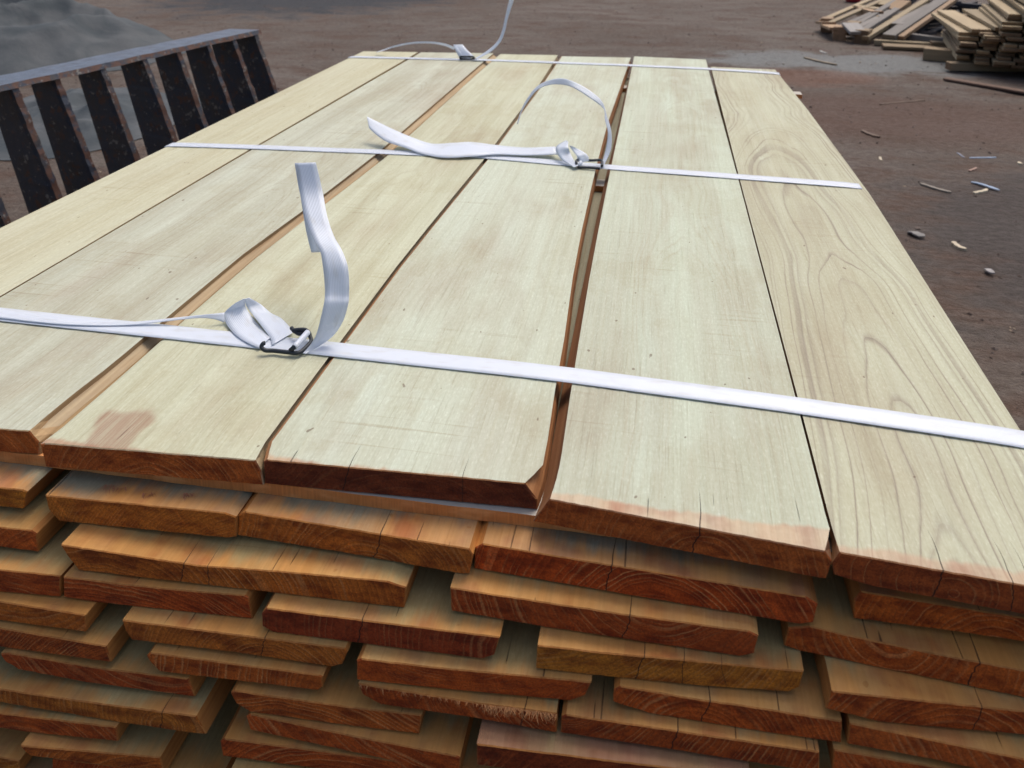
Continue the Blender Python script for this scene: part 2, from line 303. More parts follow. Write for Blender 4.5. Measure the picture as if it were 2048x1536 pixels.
# ------------------------------------------------------------------ the rows of sawn ends below (pixel outlines; row = layer)
ORD = ['', 'first', 'second', 'third', 'fourth', 'fifth', 'sixth', 'seventh', 'eighth', 'ninth', 'tenth', 'eleventh']
rows = {
1: [([(-330, 943), (45, 980), (54, 984)], [(-330, 984), (46, 1018)], 'short visible orange end left of a dark gap', dict(EndCol=(0.660, 0.238, 0.025)), 0),
    ([(90, 991), (450, 1026), (472, 1034)], [(97, 1020), (118, 1046), (455, 1083), (471, 1074)], 'tan end with fine level rings, shavings on it', dict(EndCol=(0.660, 0.210, 0.025), PithX=.2, PithZ=-.13, Freq=330), 0),
    ([(477, 1031), (490, 1024), (885, 1089), (938, 1098), (946, 1110)], [(475, 1071), (700, 1108), (925, 1152), (938, 1148)], 'tan end with a short split right of its middle', dict(EndCol=(0.660, 0.195, 0.025), Crack1=.125, PithX=.12, PithZ=-.06, Freq=180), 0),
    ([(950, 1096), (965, 1088), (1200, 1127), (1500, 1175), (1612, 1194), (1636, 1210)], [(948, 1142), (1200, 1192), (1400, 1227), (1600, 1254), (1626, 1246)], 'wide red brown end, arched rings, deep open split', dict(EndCol=(0.631, 0.105, 0.014), Crack1=.108, PithX=.125, PithZ=-.055, Freq=170, EndRing=.9), 0),
    ([(1708, 1200), (1722, 1183), (1900, 1212), (2048, 1236), (2230, 1266)], [(1708, 1237), (1900, 1262), (2048, 1284), (2230, 1312)], 'narrow orange brown end under the wavy grained plank', dict(EndCol=(0.660, 0.140, 0.015), PithX=.1, PithZ=-.05, Freq=190), 0)],
2: [([(-330, 1022), (62, 1061), (73, 1068)], [(-330, 1064), (0, 1094), (76, 1104)], 'brown end with steep rings', dict(EndCol=(0.631, 0.140, 0.020)), 0),
    ([(121, 1090), (240, 1108), (393, 1131), (560, 1143), (775, 1163), (812, 1175)], [(140, 1120), (157, 1144), (300, 1163), (520, 1188), (740, 1213), (808, 1219)], 'very wide orange brown end with curved pale rings', dict(EndCol=(0.660, 0.183, 0.022), PithX=.04, PithZ=-.09, Freq=170, EndRing=.8, Crack1=.115, Crack2=.135), 0),
    ([(900, 1176), (1009, 1193), (1262, 1231), (1498, 1263), (1517, 1272)], [(903, 1222), (1081, 1254), (1266, 1282), (1400, 1305), (1480, 1317), (1508, 1308)], 'dark streaked end with a black split past its middle', dict(EndCol=(0.504, 0.095, 0.015), Crack1=.146, PithX=.15, PithZ=.04, Freq=200, EndRing=.7), 0),
    ([(1577, 1256), (1619, 1253), (1690, 1270), (1860, 1306), (2048, 1342), (2240, 1378)], [(1568, 1292), (1600, 1306), (1653, 1320), (1852, 1360), (2048, 1401), (2240, 1438)], 'big brown end at the right with one straight split', dict(EndCol=(0.660, 0.147, 0.019), Crack1=.118, PithX=.06, PithZ=.03, Freq=120), 0)],
3: [([(-330, 1108), (0, 1140), (121, 1152)], [(-330, 1152), (0, 1185), (120, 1194)], 'plain red brown end touching its neighbour', dict(EndCol=(0.605, 0.119, 0.018)), 0),
    ([(126, 1154), (253, 1170), (400, 1184), (490, 1191), (497, 1196)], [(127, 1194), (191, 1208), (400, 1230), (505, 1238)], 'red brown end half hidden under the very wide one', dict(EndCol=(0.631, 0.119, 0.018), PithX=.02, PithZ=-.2, Freq=260), 0),
    ([(523, 1228), (533, 1217), (723, 1241), (860, 1256), (1000, 1275)], [(524, 1253), (545, 1274), (698, 1284), (965, 1319), (988, 1311)], 'dark purplish end with a jagged split', dict(EndCol=(0.378, 0.059, 0.013), Crack1=.082, EndRing=.5, PithX=.25, PithZ=-.02, Freq=170), 0),
    ([(1075, 1291), (1226, 1308), (1385, 1322), (1608, 1343)], [(1072, 1337), (1226, 1356), (1400, 1373), (1578, 1384), (1598, 1376)], 'light tan end with sloping rings and hairline checks', dict(EndCol=(0.660, 0.238, 0.025), Crack1=.082, Crack2=.112, Crack3=.14, PithX=.0, PithZ=.1, Freq=230), 0),
    ([(1664, 1383), (1740, 1388), (1820, 1397), (2048, 1422), (2250, 1444)], [(1652, 1418), (1762, 1446), (2048, 1470), (2250, 1494)], 'brown end with black mould on its top face', dict(EndCol=(0.660, 0.140, 0.018), Crack1=.105), 0)],
4: [([(-330, 1150), (0, 1203), (171, 1231)], [(-330, 1192), (0, 1241), (171, 1264)], 'short orange end with a checked top', dict(EndCol=(0.660, 0.183, 0.022), Crack1=.285), 0),
    ([(244, 1241), (479, 1269), (660, 1290), (690, 1297), (695, 1305)], [(250, 1262), (263, 1280), (462, 1304), (665, 1334), (684, 1329)], 'tan end with a slanting right tip and fanned rings', dict(EndCol=(0.660, 0.195, 0.025), Crack1=.128, PithX=.13, PithZ=-.06, Freq=230), 0),
    ([(713, 1322), (722, 1318), (864, 1335), (1100, 1353), (1183, 1365)], [(714, 1362), (900, 1384), (1140, 1402), (1170, 1392)], 'red brown end with fine sagging rings, centre', dict(EndCol=(0.660, 0.125, 0.015), PithX=.08, PithZ=.10, Freq=330, EndRing=.5), 0),
    ([(1228, 1380), (1240, 1373), (1399, 1400), (1500, 1414), (1684, 1443)], [(1226, 1404), (1298, 1431), (1400, 1453), (1540, 1472), (1683, 1486)], 'end with arched heart rings split into its top face', dict(EndCol=(0.605, 0.119, 0.015), Crack1=.068, PithX=.06, PithZ=-.045, Freq=230, EndRing=.8), 0),
    ([(1700, 1447), (1870, 1476), (2048, 1519), (2250, 1560)], [(1694, 1488), (1870, 1520), (2048, 1560), (2250, 1604)], 'dull brown end at the bottom right', dict(EndCol=(0.656, 0.140, 0.020)), 0)],
5: [([(-330, 1200), (0, 1254), (212, 1293)], [(-330, 1240), (0, 1296), (222, 1325)], 'dark brown end with level rings at the left', dict(EndCol=(0.556, 0.119, 0.016), PithZ=-.2, PithX=.4, Freq=350, EndRing=.9), 0),
    ([(293, 1312), (300, 1306), (639, 1351), (645, 1354)], [(300, 1325), (318, 1343), (636, 1381), (645, 1374)], 'narrow brown end with a beaked left corner', dict(EndCol=(0.660, 0.154, 0.020)), 0),
    ([(716, 1368), (965, 1408), (1113, 1427)], [(725, 1390), (760, 1409), (947, 1436), (1113, 1466)], 'shaggy end with torn fibres along its top edge', dict(EndCol=(0.556, 0.105, 0.013), Crack1=.137, PithX=.2, PithZ=.05, Freq=200), 0),
    ([(1123, 1434), (1132, 1430), (1367, 1461), (1500, 1483), (1639, 1505)], [(1121, 1466), (1298, 1492), (1500, 1525), (1639, 1545)], 'dark knotty end right of a narrow black slot', dict(EndCol=(0.504, 0.098, 0.013), Crack1=.085, PithX=-.02, PithZ=.04, Freq=230), 0),
    ([(1668, 1500), (1740, 1508), (2048, 1562), (2250, 1600)], [(1664, 1540), (2048, 1602), (2250, 1640)], 'brown end cut off by the lower right corner', dict(EndCol=(0.631, 0.125, 0.018)), 0)],
6: [([(0, 1308), (20, 1307), (205, 1338), (376, 1358), (378, 1361)], [(10, 1322), (36, 1339), (171, 1365), (300, 1382), (390, 1394)], 'dark red brown end with a slanted right side', dict(EndCol=(0.504, 0.091, 0.014)), 0),
    ([(461, 1386), (468, 1382), (700, 1415), (843, 1431)], [(472, 1408), (500, 1424), (698, 1452), (838, 1468)], 'brown end with a slanting left cut, bottom centre', dict(EndCol=(0.660, 0.154, 0.020), PithX=.05, PithZ=-.12, Freq=200), 0),
    ([(953, 1489), (970, 1490), (1150, 1510), (1349, 1536), (1500, 1556)], [(953, 1540), (1500, 1604)], 'dark end with a pink stained top face', dict(EndCol=(0.354, 0.063, 0.011), BandCol=(.36, .15, .10), BandW=.05), 0),
    ],
7: [([(-330, 1314), (0, 1379), (164, 1403), (392, 1433)], [(-330, 1352), (0, 1418), (232, 1447), (380, 1466), (412, 1469)], 'large orange end with a wide yellow top face', dict(EndCol=(0.660, 0.210, 0.025), Crack1=.32, PithX=.31, PithZ=-.03, Freq=180, EndRing=.9, BandW=.022), 0),
    ([(492, 1434), (500, 1429), (698, 1471), (914, 1513), (920, 1516)], [(500, 1460), (740, 1512), (920, 1552)], 'reddish end below a broad greenish top face', dict(EndCol=(0.656, 0.125, 0.016)), 0),
    ([(1350, 1560), (1700, 1600), (2250, 1670)], [(1350, 1600), (1700, 1640), (2250, 1720)], 'plain brown end at the lower right', dict(), 0)],
8: [([(-330, 1370), (0, 1427), (232, 1455)], [(-330, 1400), (0, 1470), (60, 1492), (236, 1483)], 'dark brown end with three nicks in its top edge', dict(EndCol=(0.605, 0.119, 0.015)), 0),
    ([(440, 1484), (448, 1478), (698, 1510), (900, 1536), (1000, 1548)], [(445, 1512), (700, 1546), (1000, 1586)], 'red brown end with a ragged left corner', dict(EndCol=(0.660, 0.125, 0.016)), 0)],
9: [([(40, 1492), (200, 1503), (320, 1515)], [(60, 1512), (200, 1530), (330, 1548)], 'broad low end with a yellow grained top', dict(EndCol=(0.660, 0.167, 0.020)), 0),
    ([(462, 1538), (700, 1560), (1000, 1600)], [(462, 1560), (1000, 1640)], 'pale yellow topped plank just showing', dict(BandCol=(.45, .27, .08)), 0)],
10: [([(-330, 1440), (0, 1515), (38, 1522)], [(-330, 1480), (38, 1550)], 'small yellow plank end in the lower left corner', dict(EndCol=(0.660, 0.238, 0.022)), 0),
     ([(104, 1516), (250, 1528), (330, 1540), (440, 1560)], [(104, 1545), (440, 1600)], 'thin end beside the lower left corner one', dict(EndCol=(0.660, 0.125, 0.015)), 0)],
}
T = [abs(ZL[i+1]-ZL[i]) for i in range(1, 11)]
sidx = 20; hid = []; PL_ = {}
for k, lst in rows.items():
    nvis = len(lst)
    for j, (tp, bt, look, mk, yaw) in enumerate(lst):
        sidx += 1; z = ZL[k]; th = ZL[k]-ZL[k+1]
        A, u, o = front(z, tp, bt, -th+.0006, 0.0)
        Wd = max(p[0] for p in o)
        if tp[-1][0] > 2200: # the right side of the stack stays in line with the top plank
            mx = (.338-A.x)/u[0]; o = [(min(p[0], mx-rnd(0, .004)), p[1]) for p in o]
        if tp[0][0] < -300:
            mn = (-.742-A.x)/u[0]+rnd(0, .02); o = [(max(p[0], mn), p[1]) if p[0] > .03 else (mn, p[1]) for p in o]
            hid.append((k, A.y+rnd(-.01, .01), th))
        m = dict(TopCol=(.43, .345, .165), TopCol2=(.36, .265, .11), SideCol=(.44, .19, .05), BandCol=(.62, .27, .06), BandW=rnd(.024, .042), Seed=sidx*1.37,
                 PithX=rnd(0, .25), PithZ=random.choice((-1, 1))*rnd(.04, .12), Freq=rnd(120, 210), EndRing=rnd(.6, .95), RingTop=.25, RingCol=(.2, .13, .05), Blotch=.6)
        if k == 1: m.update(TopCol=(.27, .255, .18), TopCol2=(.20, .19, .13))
        m.update(mk)
        vis = min(p[1] for p in tp) < 1536
        pos = 'leftmost' if j == 0 else ('rightmost' if j == nvis-1 else ORD[j+1]+' from left')
        lab = look + ', ' + pos + ' in ' + ORD[k] + ' row'
        L = 2.40-A.y+rnd(-.06, .03)
        PL_[(k, j)] = plank('plank', A, u, o, L, wood('plank_%d_%d' % (k, j), **m), lab, seed=sidx, edges=[(0, 0, 0), (L, rnd(-.004, .004), 0)], group='sawn plank ends stacked below the strapped top layer')

hm = wood('plank_left', EndCol=(0.660, 0.140, 0.018), TopCol=(.36, .30, .13), TopCol2=(.30, .235, .10))
for k, y0, th in hid:
    a = -.978+rnd(-.004, .008); b = -.747
    plank('plank', (a, y0, ZL[k]), (1, 0), [(0, -.003), (.004, 0), (b-a, 0), (b-a, -th+.0006), (.003, -th+.0006)], 2.38-y0, hm, 'outermost brown plank on the left flank of the bundle', seed=k, group='outermost planks of the left flank')
# rows out of the picture that carry the visible ones
zb = -.430; kk = 0
low = []
for k in (8, 9, 10, 11):
    low.append((ZL[k], .0204, [(-.74, -.45), (-.44, -.20), (-.19, .06), (.07, .33)] if k not in (8, 9, 10) else []))
zz = ZL[11]-.0208
while zz > zb+.015: low.append((zz, .0204, [(-.98, -.72), (-.71, -.47), (-.46, -.2), (-.19, .06), (.07, .335)])); zz -= .0208
for zt, th, xs in low:
    for (a, b) in xs:
        yy = .47+rnd(-.01, .03)
        plank('plank', (a+rnd(0, .006), yy, zt), (1, 0), [(0, -.003), (.003, 0), (b-a-.004, 0), (b-a, -.004), (b-a, -th), (0, -th)], 2.38-yy+rnd(-.03, .03), hm, 'brown plank low in the bundle, under the picked out rows', seed=a*9, group='planks in the lowest rows of the bundle')
ZBOT = zz+.0208-.0204
def box(name, x0, x1, y0, y1, z0, z1, mat, label=None, cat=None, group=None, parent=None, rot=None, loc=None, bev=.0015):
    c = Vector(((x0+x1)/2, (y0+y1)/2, (z0+z1)/2)); bm = bmesh.new(); bmesh.ops.create_cube(bm, size=1)
    for v in bm.verts: v.co = Vector((v.co.x*(x1-x0), v.co.y*(y1-y0), v.co.z*(z1-z0)))
    if bev: bmesh.ops.bevel(bm, geom=bm.edges[:], offset=bev, segments=2, affect='EDGES')
    me = bpy.data.meshes.new(name); bm.to_mesh(me); bm.free(); me.materials.append(mat)
    o = bpy.data.objects.new(name, me); COL.objects.link(o); o.location = c
    if parent: o.parent = parent
    return tag(o, label, cat, group)
# stickers (spacer battens) between the top layer and the rows
def sticker(y, x0, x1, dep, label, mat, yawd=0, zt=-.0251, zb=-.0368):
    L = x1-x0; n = 60; V = []; Fc = []
    for i in range(n+1):
        x = x0+L*i/n; j = [rnd(-.0006, .0006) for _ in range(4)]
        yy = y+(x-x0)*math.tan(yawd)
        V += [(x, yy+j[0], zb), (x, yy+j[1], zt+(-.0006 if .2 < i/n < .9 else 0)*abs(j[1])*900), (x, yy+dep, zt), (x, yy+dep, zb)]
    for i in range(n):
        for q in range(4): a = i*4+q; b = i*4+(q+1) % 4; Fc.append((a, b, b+4, a+4))
    Fc += [(0, 1, 2, 3), (n*4+3, n*4+2, n*4+1, n*4)]
    o = mesh('spacer_batten', V, Fc, mat, loc=(x0, y, zt)); bm = bmesh.new(); bm.from_mesh(o.data); bmesh.ops.recalc_face_normals(bm, faces=bm.faces); bm.to_mesh(o.data); bm.free()
    return tag(o, label, 'spacer batten', 'thin battens between the planks')
def battenmat():
    m, g, bs = newmat('orange_batten'); tc = g.n('ShaderNodeTexCoord').outputs['Object']; x, y, z = g.sep(tc)
    v = g.xyz(g.m('MULTIPLY', x, 420.), 0., g.m('MULTIPLY', z, 25.)); a = g.noise(v, 1, 2); b = g.noise(g.xyz(g.m('MULTIPLY', x, 30.), g.m('MULTIPLY', y, 60.), g.m('MULTIPLY', z, 90.)), 1, 3)
    nz = g.sep(g.n('ShaderNodeNewGeometry').outputs['Normal'])[2]
    c = g.mix(g.lin(a, .3, .72, 0., .6), (.66, .25, .065), (.34, .11, .032)); c = g.mix(g.ss(b, .45, .75), c, (.74, .34, .12))
    c = g.mix(g.m('MULTIPLY', g.ss(nz, .5, .8), g.ss(x, .66, .74)), c, (.42, .39, .34)); g.put(bs.inputs['Base Color'], c); bs.inputs['Roughness'].default_value = .75
    g.put(bs.inputs['Normal'], bump(g, a, .5, .0005)); return m
BM = battenmat()
sticker(.5547, -.97, .335, .035, 'orange batten with upright saw marks under the near plank ends', BM, .0205)
sticker(1.395, -.97, .338, .035, 'batten under the middle strap seen down the long gap', BM)
sticker(2.205, -.97, .376, .035, 'batten whose pale end pokes out at the right of the far end', BM)
bear = wood('bearer', EndCol=(.25, .15, .08), TopCol=(.3, .25, .16), TopCol2=(.2, .16, .1), SideCol=(.25, .17, .10))
for y in (.62, 1.4, 2.2): box('bearer', -.99, .345, y, y+.07, -.4995, ZBOT-.0004, bear, 'squared timber bearer under the bundle', 'bearer', 'bearers under the bundle')

# torn fibres and shavings on a few ends
fm_, g, bs = newmat('torn_fibre'); bs.inputs['Base Color'].default_value = (.42, .19, .07, 1); bs.inputs['Roughness'].default_value = .8
def fibres(par, name, pts, n, ln, up, mat=fm_):
    V = []; Fc = []; base = par.location
    for i in range(n):
        t = random.random()*(len(pts)-1); k = int(t); a, b = pts[k], pts[min(k+1, len(pts)-1)]; f = t-k
        p = a.lerp(b, f)+Vector((rnd(-.001, .001), rnd(-.0008, .0), rnd(-.0004, .0006))); L = ln*rnd(.4, 1.2); w_ = rnd(.00018, .0005)
        d = Vector((rnd(-.6, .6), -rnd(.3, 1), rnd(-1, .2)*up)).normalized(); cl = Vector((rnd(-1, 1), rnd(-.3, .3), rnd(-.8, .3)))*.5; b0 = len(V); sd = Vector((1, .2, .3)).normalized()*w_
        for q in range(5):
            tt = q/4; c = p+d*L*tt+cl*L*tt*tt-base; V += [c-sd*(1-tt*.7), c+sd*(1-tt*.7)]
        for q in range(4): Fc.append((b0+2*q, b0+2*q+1, b0+2*q+3, b0+2*q+2))
    o = mesh(name, V, Fc, mat); o.parent = par; return o
fibres(PL_[(5, 2)], 'torn_fibres', [at(x, y, ZL[5]) for x, y in ((962, 1408), (1040, 1417), (1113, 1428))], 170, .0055, 1)
fibres(PL_[(5, 2)], 'torn_fibres', [at(x, y, ZL[5]) for x, y in ((716, 1369), (960, 1407))], 40, .003, 1)
sh_, g, bs = newmat('shaving'); bs.inputs['Base Color'].default_value = (.33, .13, .07, 1); bs.inputs['Roughness'].default_value = .8
for cx_, cy_ in ((208, 969), (228, 974), (285, 985), (366, 986)):
    p = at(cx_, cy_, ZL[1]+.0012); fibres(PL_[(1, 1)], 'shaving', [p, p+Vector((.012, .002, 0))], 13, .010, .12, sh_)

# ------------------------------------------------------------------ white strapping
def strapmat():
    m, g, bs = newmat('woven_strap'); uv = g.n('ShaderNodeUVMap', uv_map='UVMap').outputs[0]; u, v, _ = g.sep(uv)
    rib = g.m('SINE', g.m('MULTIPLY', u, 2*math.pi*15)); wv = g.m('SINE', g.m('MULTIPLY_ADD', v, 9000., g.m('MULTIPLY', u, 40.)))
    n = g.noise(g.xyz(g.m('MULTIPLY', u, 3.), g.m('MULTIPLY', v, 30.), 0.), 1, 3)
    c = g.mix(g.lin(rib, -1., 1., .30, 0.), (.84, .89, .96), (.70, .77, .88)); c = g.mix(g.m('MULTIPLY', g.ss(n, .5, .75), .5), c, (.66, .66, .63))
    g.put(bs.inputs['Base Color'], c); bs.inputs['Roughness'].default_value = .26; bs.inputs['Specular IOR Level'].default_value = .6
    bs.inputs['Anisotropic'].default_value = .4
    g.put(bs.inputs['Normal'], bump(g, g.m('ADD', rib, g.m('MULTIPLY', wv, .15)), .35, .0003))
    tr = g.n('ShaderNodeBsdfTranslucent'); tr.inputs[0].default_value = (.75, .8, .9, 1); mx = g.n('ShaderNodeMixShader'); mx.inputs[0].default_value = .28
    out = m.node_tree.nodes['Material Output']; g.put(mx.inputs[1], bs.outputs[0]); g.put(mx.inputs[2], tr.outputs[0]); g.put(out.inputs[0], mx.outputs[0])
    return m
SM = strapmat()
def cr(P, k):                                       # Catmull-Rom
    out = []; n = len(P)
    for i in range(n-1):
        a, b, c, d = P[max(i-1, 0)], P[i], P[i+1], P[min(i+2, n-1)]
        for j in range(k):
            t = j/k; out.append(.5*((2*b)+(c-a)*t+(2*a-5*b+4*c-d)*t*t+(3*b-a-3*c+d)*t*t*t))
    out.append(P[-1]); return out
def ribbon(name, Lp, Rp, parent, k=6, th=.0004, sub=3):
    Lc, Rc = cr([Vector(p) for p in Lp], k), cr([Vector(p) for p in Rp], k); V = []; UV = []; Fc = []; s = 0; n = sub+1
    for i, (a, b) in enumerate(zip(Lc, Rc)):
        if i: s += (a-Lc[i-1]).length*.5+(b-Rc[i-1]).length*.5
        for j in range(n+1): t = j/n; V.append(a.lerp(b, t)); UV.append((t, s))
    for i in range(len(Lc)-1):
        for j in range(n): q = i*(n+1)+j; Fc.append((q, q+1, q+n+2, q+n+1))
    base = parent.location if parent else Vector()
    o = mesh(name, [v-base for v in V], Fc, SM, None, True, uvs=UV)
    if parent: o.parent = parent
    md = o.modifiers.new('thick', 'SOLIDIFY'); md.thickness = th; md.offset = 0
    return o
def band(parent, xs, yfun, wd, ztop=.0016):
    """loop over the top and down both flanks"""
    Lp, Rp = [], []
    x0, x1 = xs[0], xs[-1]; h = wd/2
    def add(x, y, z): Lp.append((x, y-h, z)); Rp.append((x, y+h, z))
    add(x0-.004, yfun(x0), -.425); add(x0-.004, yfun(x0), -.05); add(x0-.003, yfun(x0), -.006); add(x0+.004, yfun(x0), ztop-.0006)
    for x in xs: 
        if x0+.01 < x < x1-.01: add(x, yfun(x), ztop+.00015*math.sin(x*31+wd))
    add(x1-.006, yfun(x1), ztop-.0006); add(x1+.002, yfun(x1), -.005); add(x1+.005, yfun(x1), -.05); add(x1+.006, yfun(x1)+.003, -.425)
    return ribbon('band', Lp, Rp, parent, 3)
def interp(pts):
    def f(x):
        for (a, b) in zip(pts, pts[1:]):
            if x <= b[0] or b is pts[-1]: t = (x-a[0])/(b[0]-a[0]); return a[1]+(b[1]-a[1])*t
    return f
def tube(name, P, r, mat, parent, k=6, seg=10, closed=False):
    P = [Vector(p) for p in P]; C_ = cr(P, k) if k > 1 else P; V = []; Fc = []; base = parent.location if parent else Vector(); up = Vector((.1, .2, 1)).normalized()
    for i, p in enumerate(C_):
        d = (C_[min(i+1, len(C_)-1)]-C_[max(i-1, 0)]).normalized(); a = d.cross(up); a = a.normalized() if a.length > .05 else d.cross(Vector((1, 0, 0))).normalized(); b = a.cross(d)
        for j in range(seg): t = 2*math.pi*j/seg; V.append(p-base+a*r*math.cos(t)+b*r*math.sin(t))
    for i in range(len(C_)-1):
        for j in range(seg): q = i*seg+j; q2 = i*seg+(j+1) % seg; Fc.append((q, q2, q2+seg, q+seg))
    Fc += [tuple(range(seg))[::-1], tuple((len(C_)-1)*seg+j for j in range(seg))]
    o = mesh(name, V, Fc, mat, None, True)
    if parent: o.parent = parent
    return o
bmt, g, bs = newmat('black_wire'); bs.inputs['Base Color'].default_value = (.012, .018, .026, 1); bs.inputs['Roughness'].default_value = .5
tc = g.n('ShaderNodeTexCoord').outputs['Object']; g.put(bs.inputs['Normal'], bump(g, g.noise(tc, 900, 2), .5, .0004))
def P2(pts, conv, zs=None, ys=None):
    out = []
    for i, p in enumerate(pts):
        q = conv(*p); P = at(*q, zs[i]) if zs is not None and zs[i] is not None else atY(*q, ys[i])
        out.append(P if P.z > .0035 else at(*q, .0035))
    return out
XS = [-.985+1.33*i/19 for i in range(20)]
# --- near strap
s1 = empty('strap', (-.38, .745, 0), 'near white ribbed strap with a standing twisted tail and black wire buckle', 'strap', 'white straps over the bundle')
f1 = interp([(-.985, .752), (-.77, .746), (-.36, .745), (-.095, .7435), (.145, .7315), (.345, .716)])
band(s1, XS, f1, .0275)
ca = lambda x, y: (400+x/5.689, 560+y/5.689)
cb = lambda x, y: (540+x/3.657, 300+y/3.657)
# standing tail
yl = [.735, .737, .742, .748, .756, .764, .772, .782, .795, .810, .835, .870, .890]
Lq = [(238, 1488), (300, 1420), (340, 1345), (368, 1240), (395, 1120), (402, 1060), (400, 980), (388, 860), (368, 745), (318, 645), (262, 500), (215, 300), (180, 95)]
Rq = [(260, 1492), (380, 1425), (470, 1350), (535, 1250), (572, 1130), (578, 1060), (578, 960), (566, 840), (525, 730), (466, 625), (418, 480), (384, 300), (335, 90)]
zl = .004
Lp = P2(Lq, cb, ys=yl); Rp = P2(Rq, cb, ys=[y+d for y, d in zip(yl, (.002, .014, .012, .008, .004, .002, .0, .0, .004, .010, .006, .002, 0))])
for q in (Lp, Rp):
    q[0].z = max(q[0].z, .0025); q[1].z = max(q[1].z, .004)
ribbon('tail', Lp, Rp, s1, 7)
# its folded-back end
yl2 = [.889, .868, .848, .838]
Lp = P2([(180, 96), (217, 300), (262, 580), (303, 750)], cb, ys=[y+.004 for y in yl2]); Rp = P2([(335, 91), (372, 300), (398, 560), (425, 745)], cb, ys=[y+.010 for y in yl2])
ribbon('tail_end', Lp, Rp, s1, 6)
# loop round the buckle's near bar: outer leaf and inner leaf
ys = [.790, .784, .774, .762, .752, .742, .738]
Lp = P2([(500, 213), (385, 275), (272, 385), (300, 500), (400, 620), (540, 715), (672, 772)], ca, ys=[.792, .788, .782, .772, .758, .744, .737])
Rp = P2([(505, 213), (510, 240), (520, 300), (560, 375), (640, 480), (735, 590), (800, 655)], ca, ys=[.793, .795, .796, .790, .780, .769, .762])
ribbon('loop', Lp, Rp, s1, 7)
Lp = P2([(500, 215), (530, 300), (580, 370), (650, 460), (735, 570), (800, 660), (820, 740)], ca, ys=[.794, .796, .790, .776, .762, .752, .745])
Rp = P2([(560, 200), (690, 275), (800, 370), (915, 430), (990, 500), (1035, 555), (1055, 600)], ca, ys=[.800, .806, .802, .792, .784, .780, .778])
ribbon('loop', Lp, Rp, s1, 7)
# strand that runs left, turning on edge, and lies down over the band
cf = lambda x, y: (x, y)
Lp = P2([(0, 616), (60, 630), (150, 643), (260, 644), (400, 630), (449, 625)], cf, ys=[.782, .772, .764, .762, .770, .780])
Rp = P2([(0, 636), (60, 643), (150, 650), (260, 650), (400, 636), (449, 645)], cf, ys=[.755, .755, .757, .759, .768, .778])
A0 = at(-160, 590, .004); A1 = at(-160, 622, .004)
for q in (Lp, Rp):
    for v in q: v.z = max(v.z, .0035)
ribbon('tail_end', [A0]+Lp, [A1]+Rp, s1, 6)
WR = .0022
def wire(pts, conv, zs, parent, r=WR, k=5): return tube('wire', [at(*conv(*p), z) for p, z in zip(pts, zs)], r, bmt, parent, k)
def buckle(pts, conv, zs, parent, r, rolled, rr):
    b = tube('buckle', [at(*conv(*p), z) for p, z in zip(pts, zs)], r, bmt, parent, 5)
    sl_ = tube('strap_wrap', [at(*conv(*p), z) for p, z in rolled], rr, SM, None, 4)
    for v in sl_.data.vertices: v.co -= parent.location
    if not sl_.data.uv_layers:
        ul = sl_.data.uv_layers.new(name='UVMap')
        for lp in sl_.data.loops: c = sl_.data.vertices[lp.vertex_index].co; ul.data[lp.index].uv = (c.y*25, c.x)
    sl_.parent = parent
    return b
buckle([(1040, 545), (1085, 590), (1140, 612), (1180, 575), (1232, 590), (1252, 640), (1262, 700), (1180, 790), (1110, 830), (1000, 822), (840, 805), (745, 800), (700, 765), (715, 725), (740, 718)], ca,
       [.012, .011, .010, .012, .012, .008, .006, .005, .005, .005, .005, .006, .009, .012, .012], s1, .0023,
       [((1075, 765), .011), ((1150, 680), .013), ((1225, 595), .014)], .0034)
tube('buckle_pin', [at(*ca(1030, 800), .006), at(*ca(1060, 775), .010), at(*ca(1080, 745), .012)], .0026, bmt, s1, 3)
tube('buckle_pin', [at(*ca(1050, 575), .013), at(*ca(1120, 565), .014), at(*ca(1200, 566), .014), at(*ca(1235, 600), .013)], .0022, bmt, s1, 3)
# --- middle strap
s2 = empty('strap', (-.18, 1.42, 0), 'middle white strap with an arching tail and a long flat tail to its left', 'strap', 'white straps over the bundle')
f2 = interp([(-.985, 1.415), (-.81, 1.428), (-.34, 1.452), (-.12, 1.428), (.145, 1.413), (.345, 1.400)])
band(s2, XS, f2, .0275)
c2 = lambda x, y: (700+x/3.413, 60+y/3.413)
up = [(115, 590), (200, 632), (300, 680), (430, 735), (560, 775), (700, 770), (830, 765), (1000, 785), (1200, 802), (1400, 795)]
lo = [(130, 670), (180, 715), (250, 762), (380, 805), (500, 848), (650, 872), (850, 862), (1000, 850), (1200, 856), (1420, 850)]
Lp = P2(up, c2, zs=[.050, .040, .030, .018, .008, .010, .014, .010, .009, .016]); Rp = P2(lo, c2, zs=[.032, .024, .016, .009, .004, .004, .006, .006, .006, .010])
ribbon('tail', Lp, Rp, s2, 6)
ribbon('loop', P2([(1475, 752), (1405, 800), (1430, 870), (1480, 910), (1530, 938)], c2, zs=[.030, .024, .012, .007, .006]), P2([(1490, 762), (1490, 800), (1505, 840), (1530, 890), (1560, 925)], c2, zs=[.032, .030, .020, .012, .008]), s2, 6)
ribbon('loop', P2([(1495, 790), (1540, 850), (1560, 880), (1575, 905)], c2, zs=[.026, .022, .016, .010]), P2([(1510, 790), (1590, 830), (1625, 860), (1630, 895)], c2, zs=[.030, .026, .020, .012]), s2, 6)
arO = [(1140, 640), (1160, 570), (1190, 500), (1260, 400), (1340, 350), (1450, 330), (1560, 368), (1660, 430), (1725, 495), (1755, 590), (1785, 700), (1780, 820), (1722, 945)]
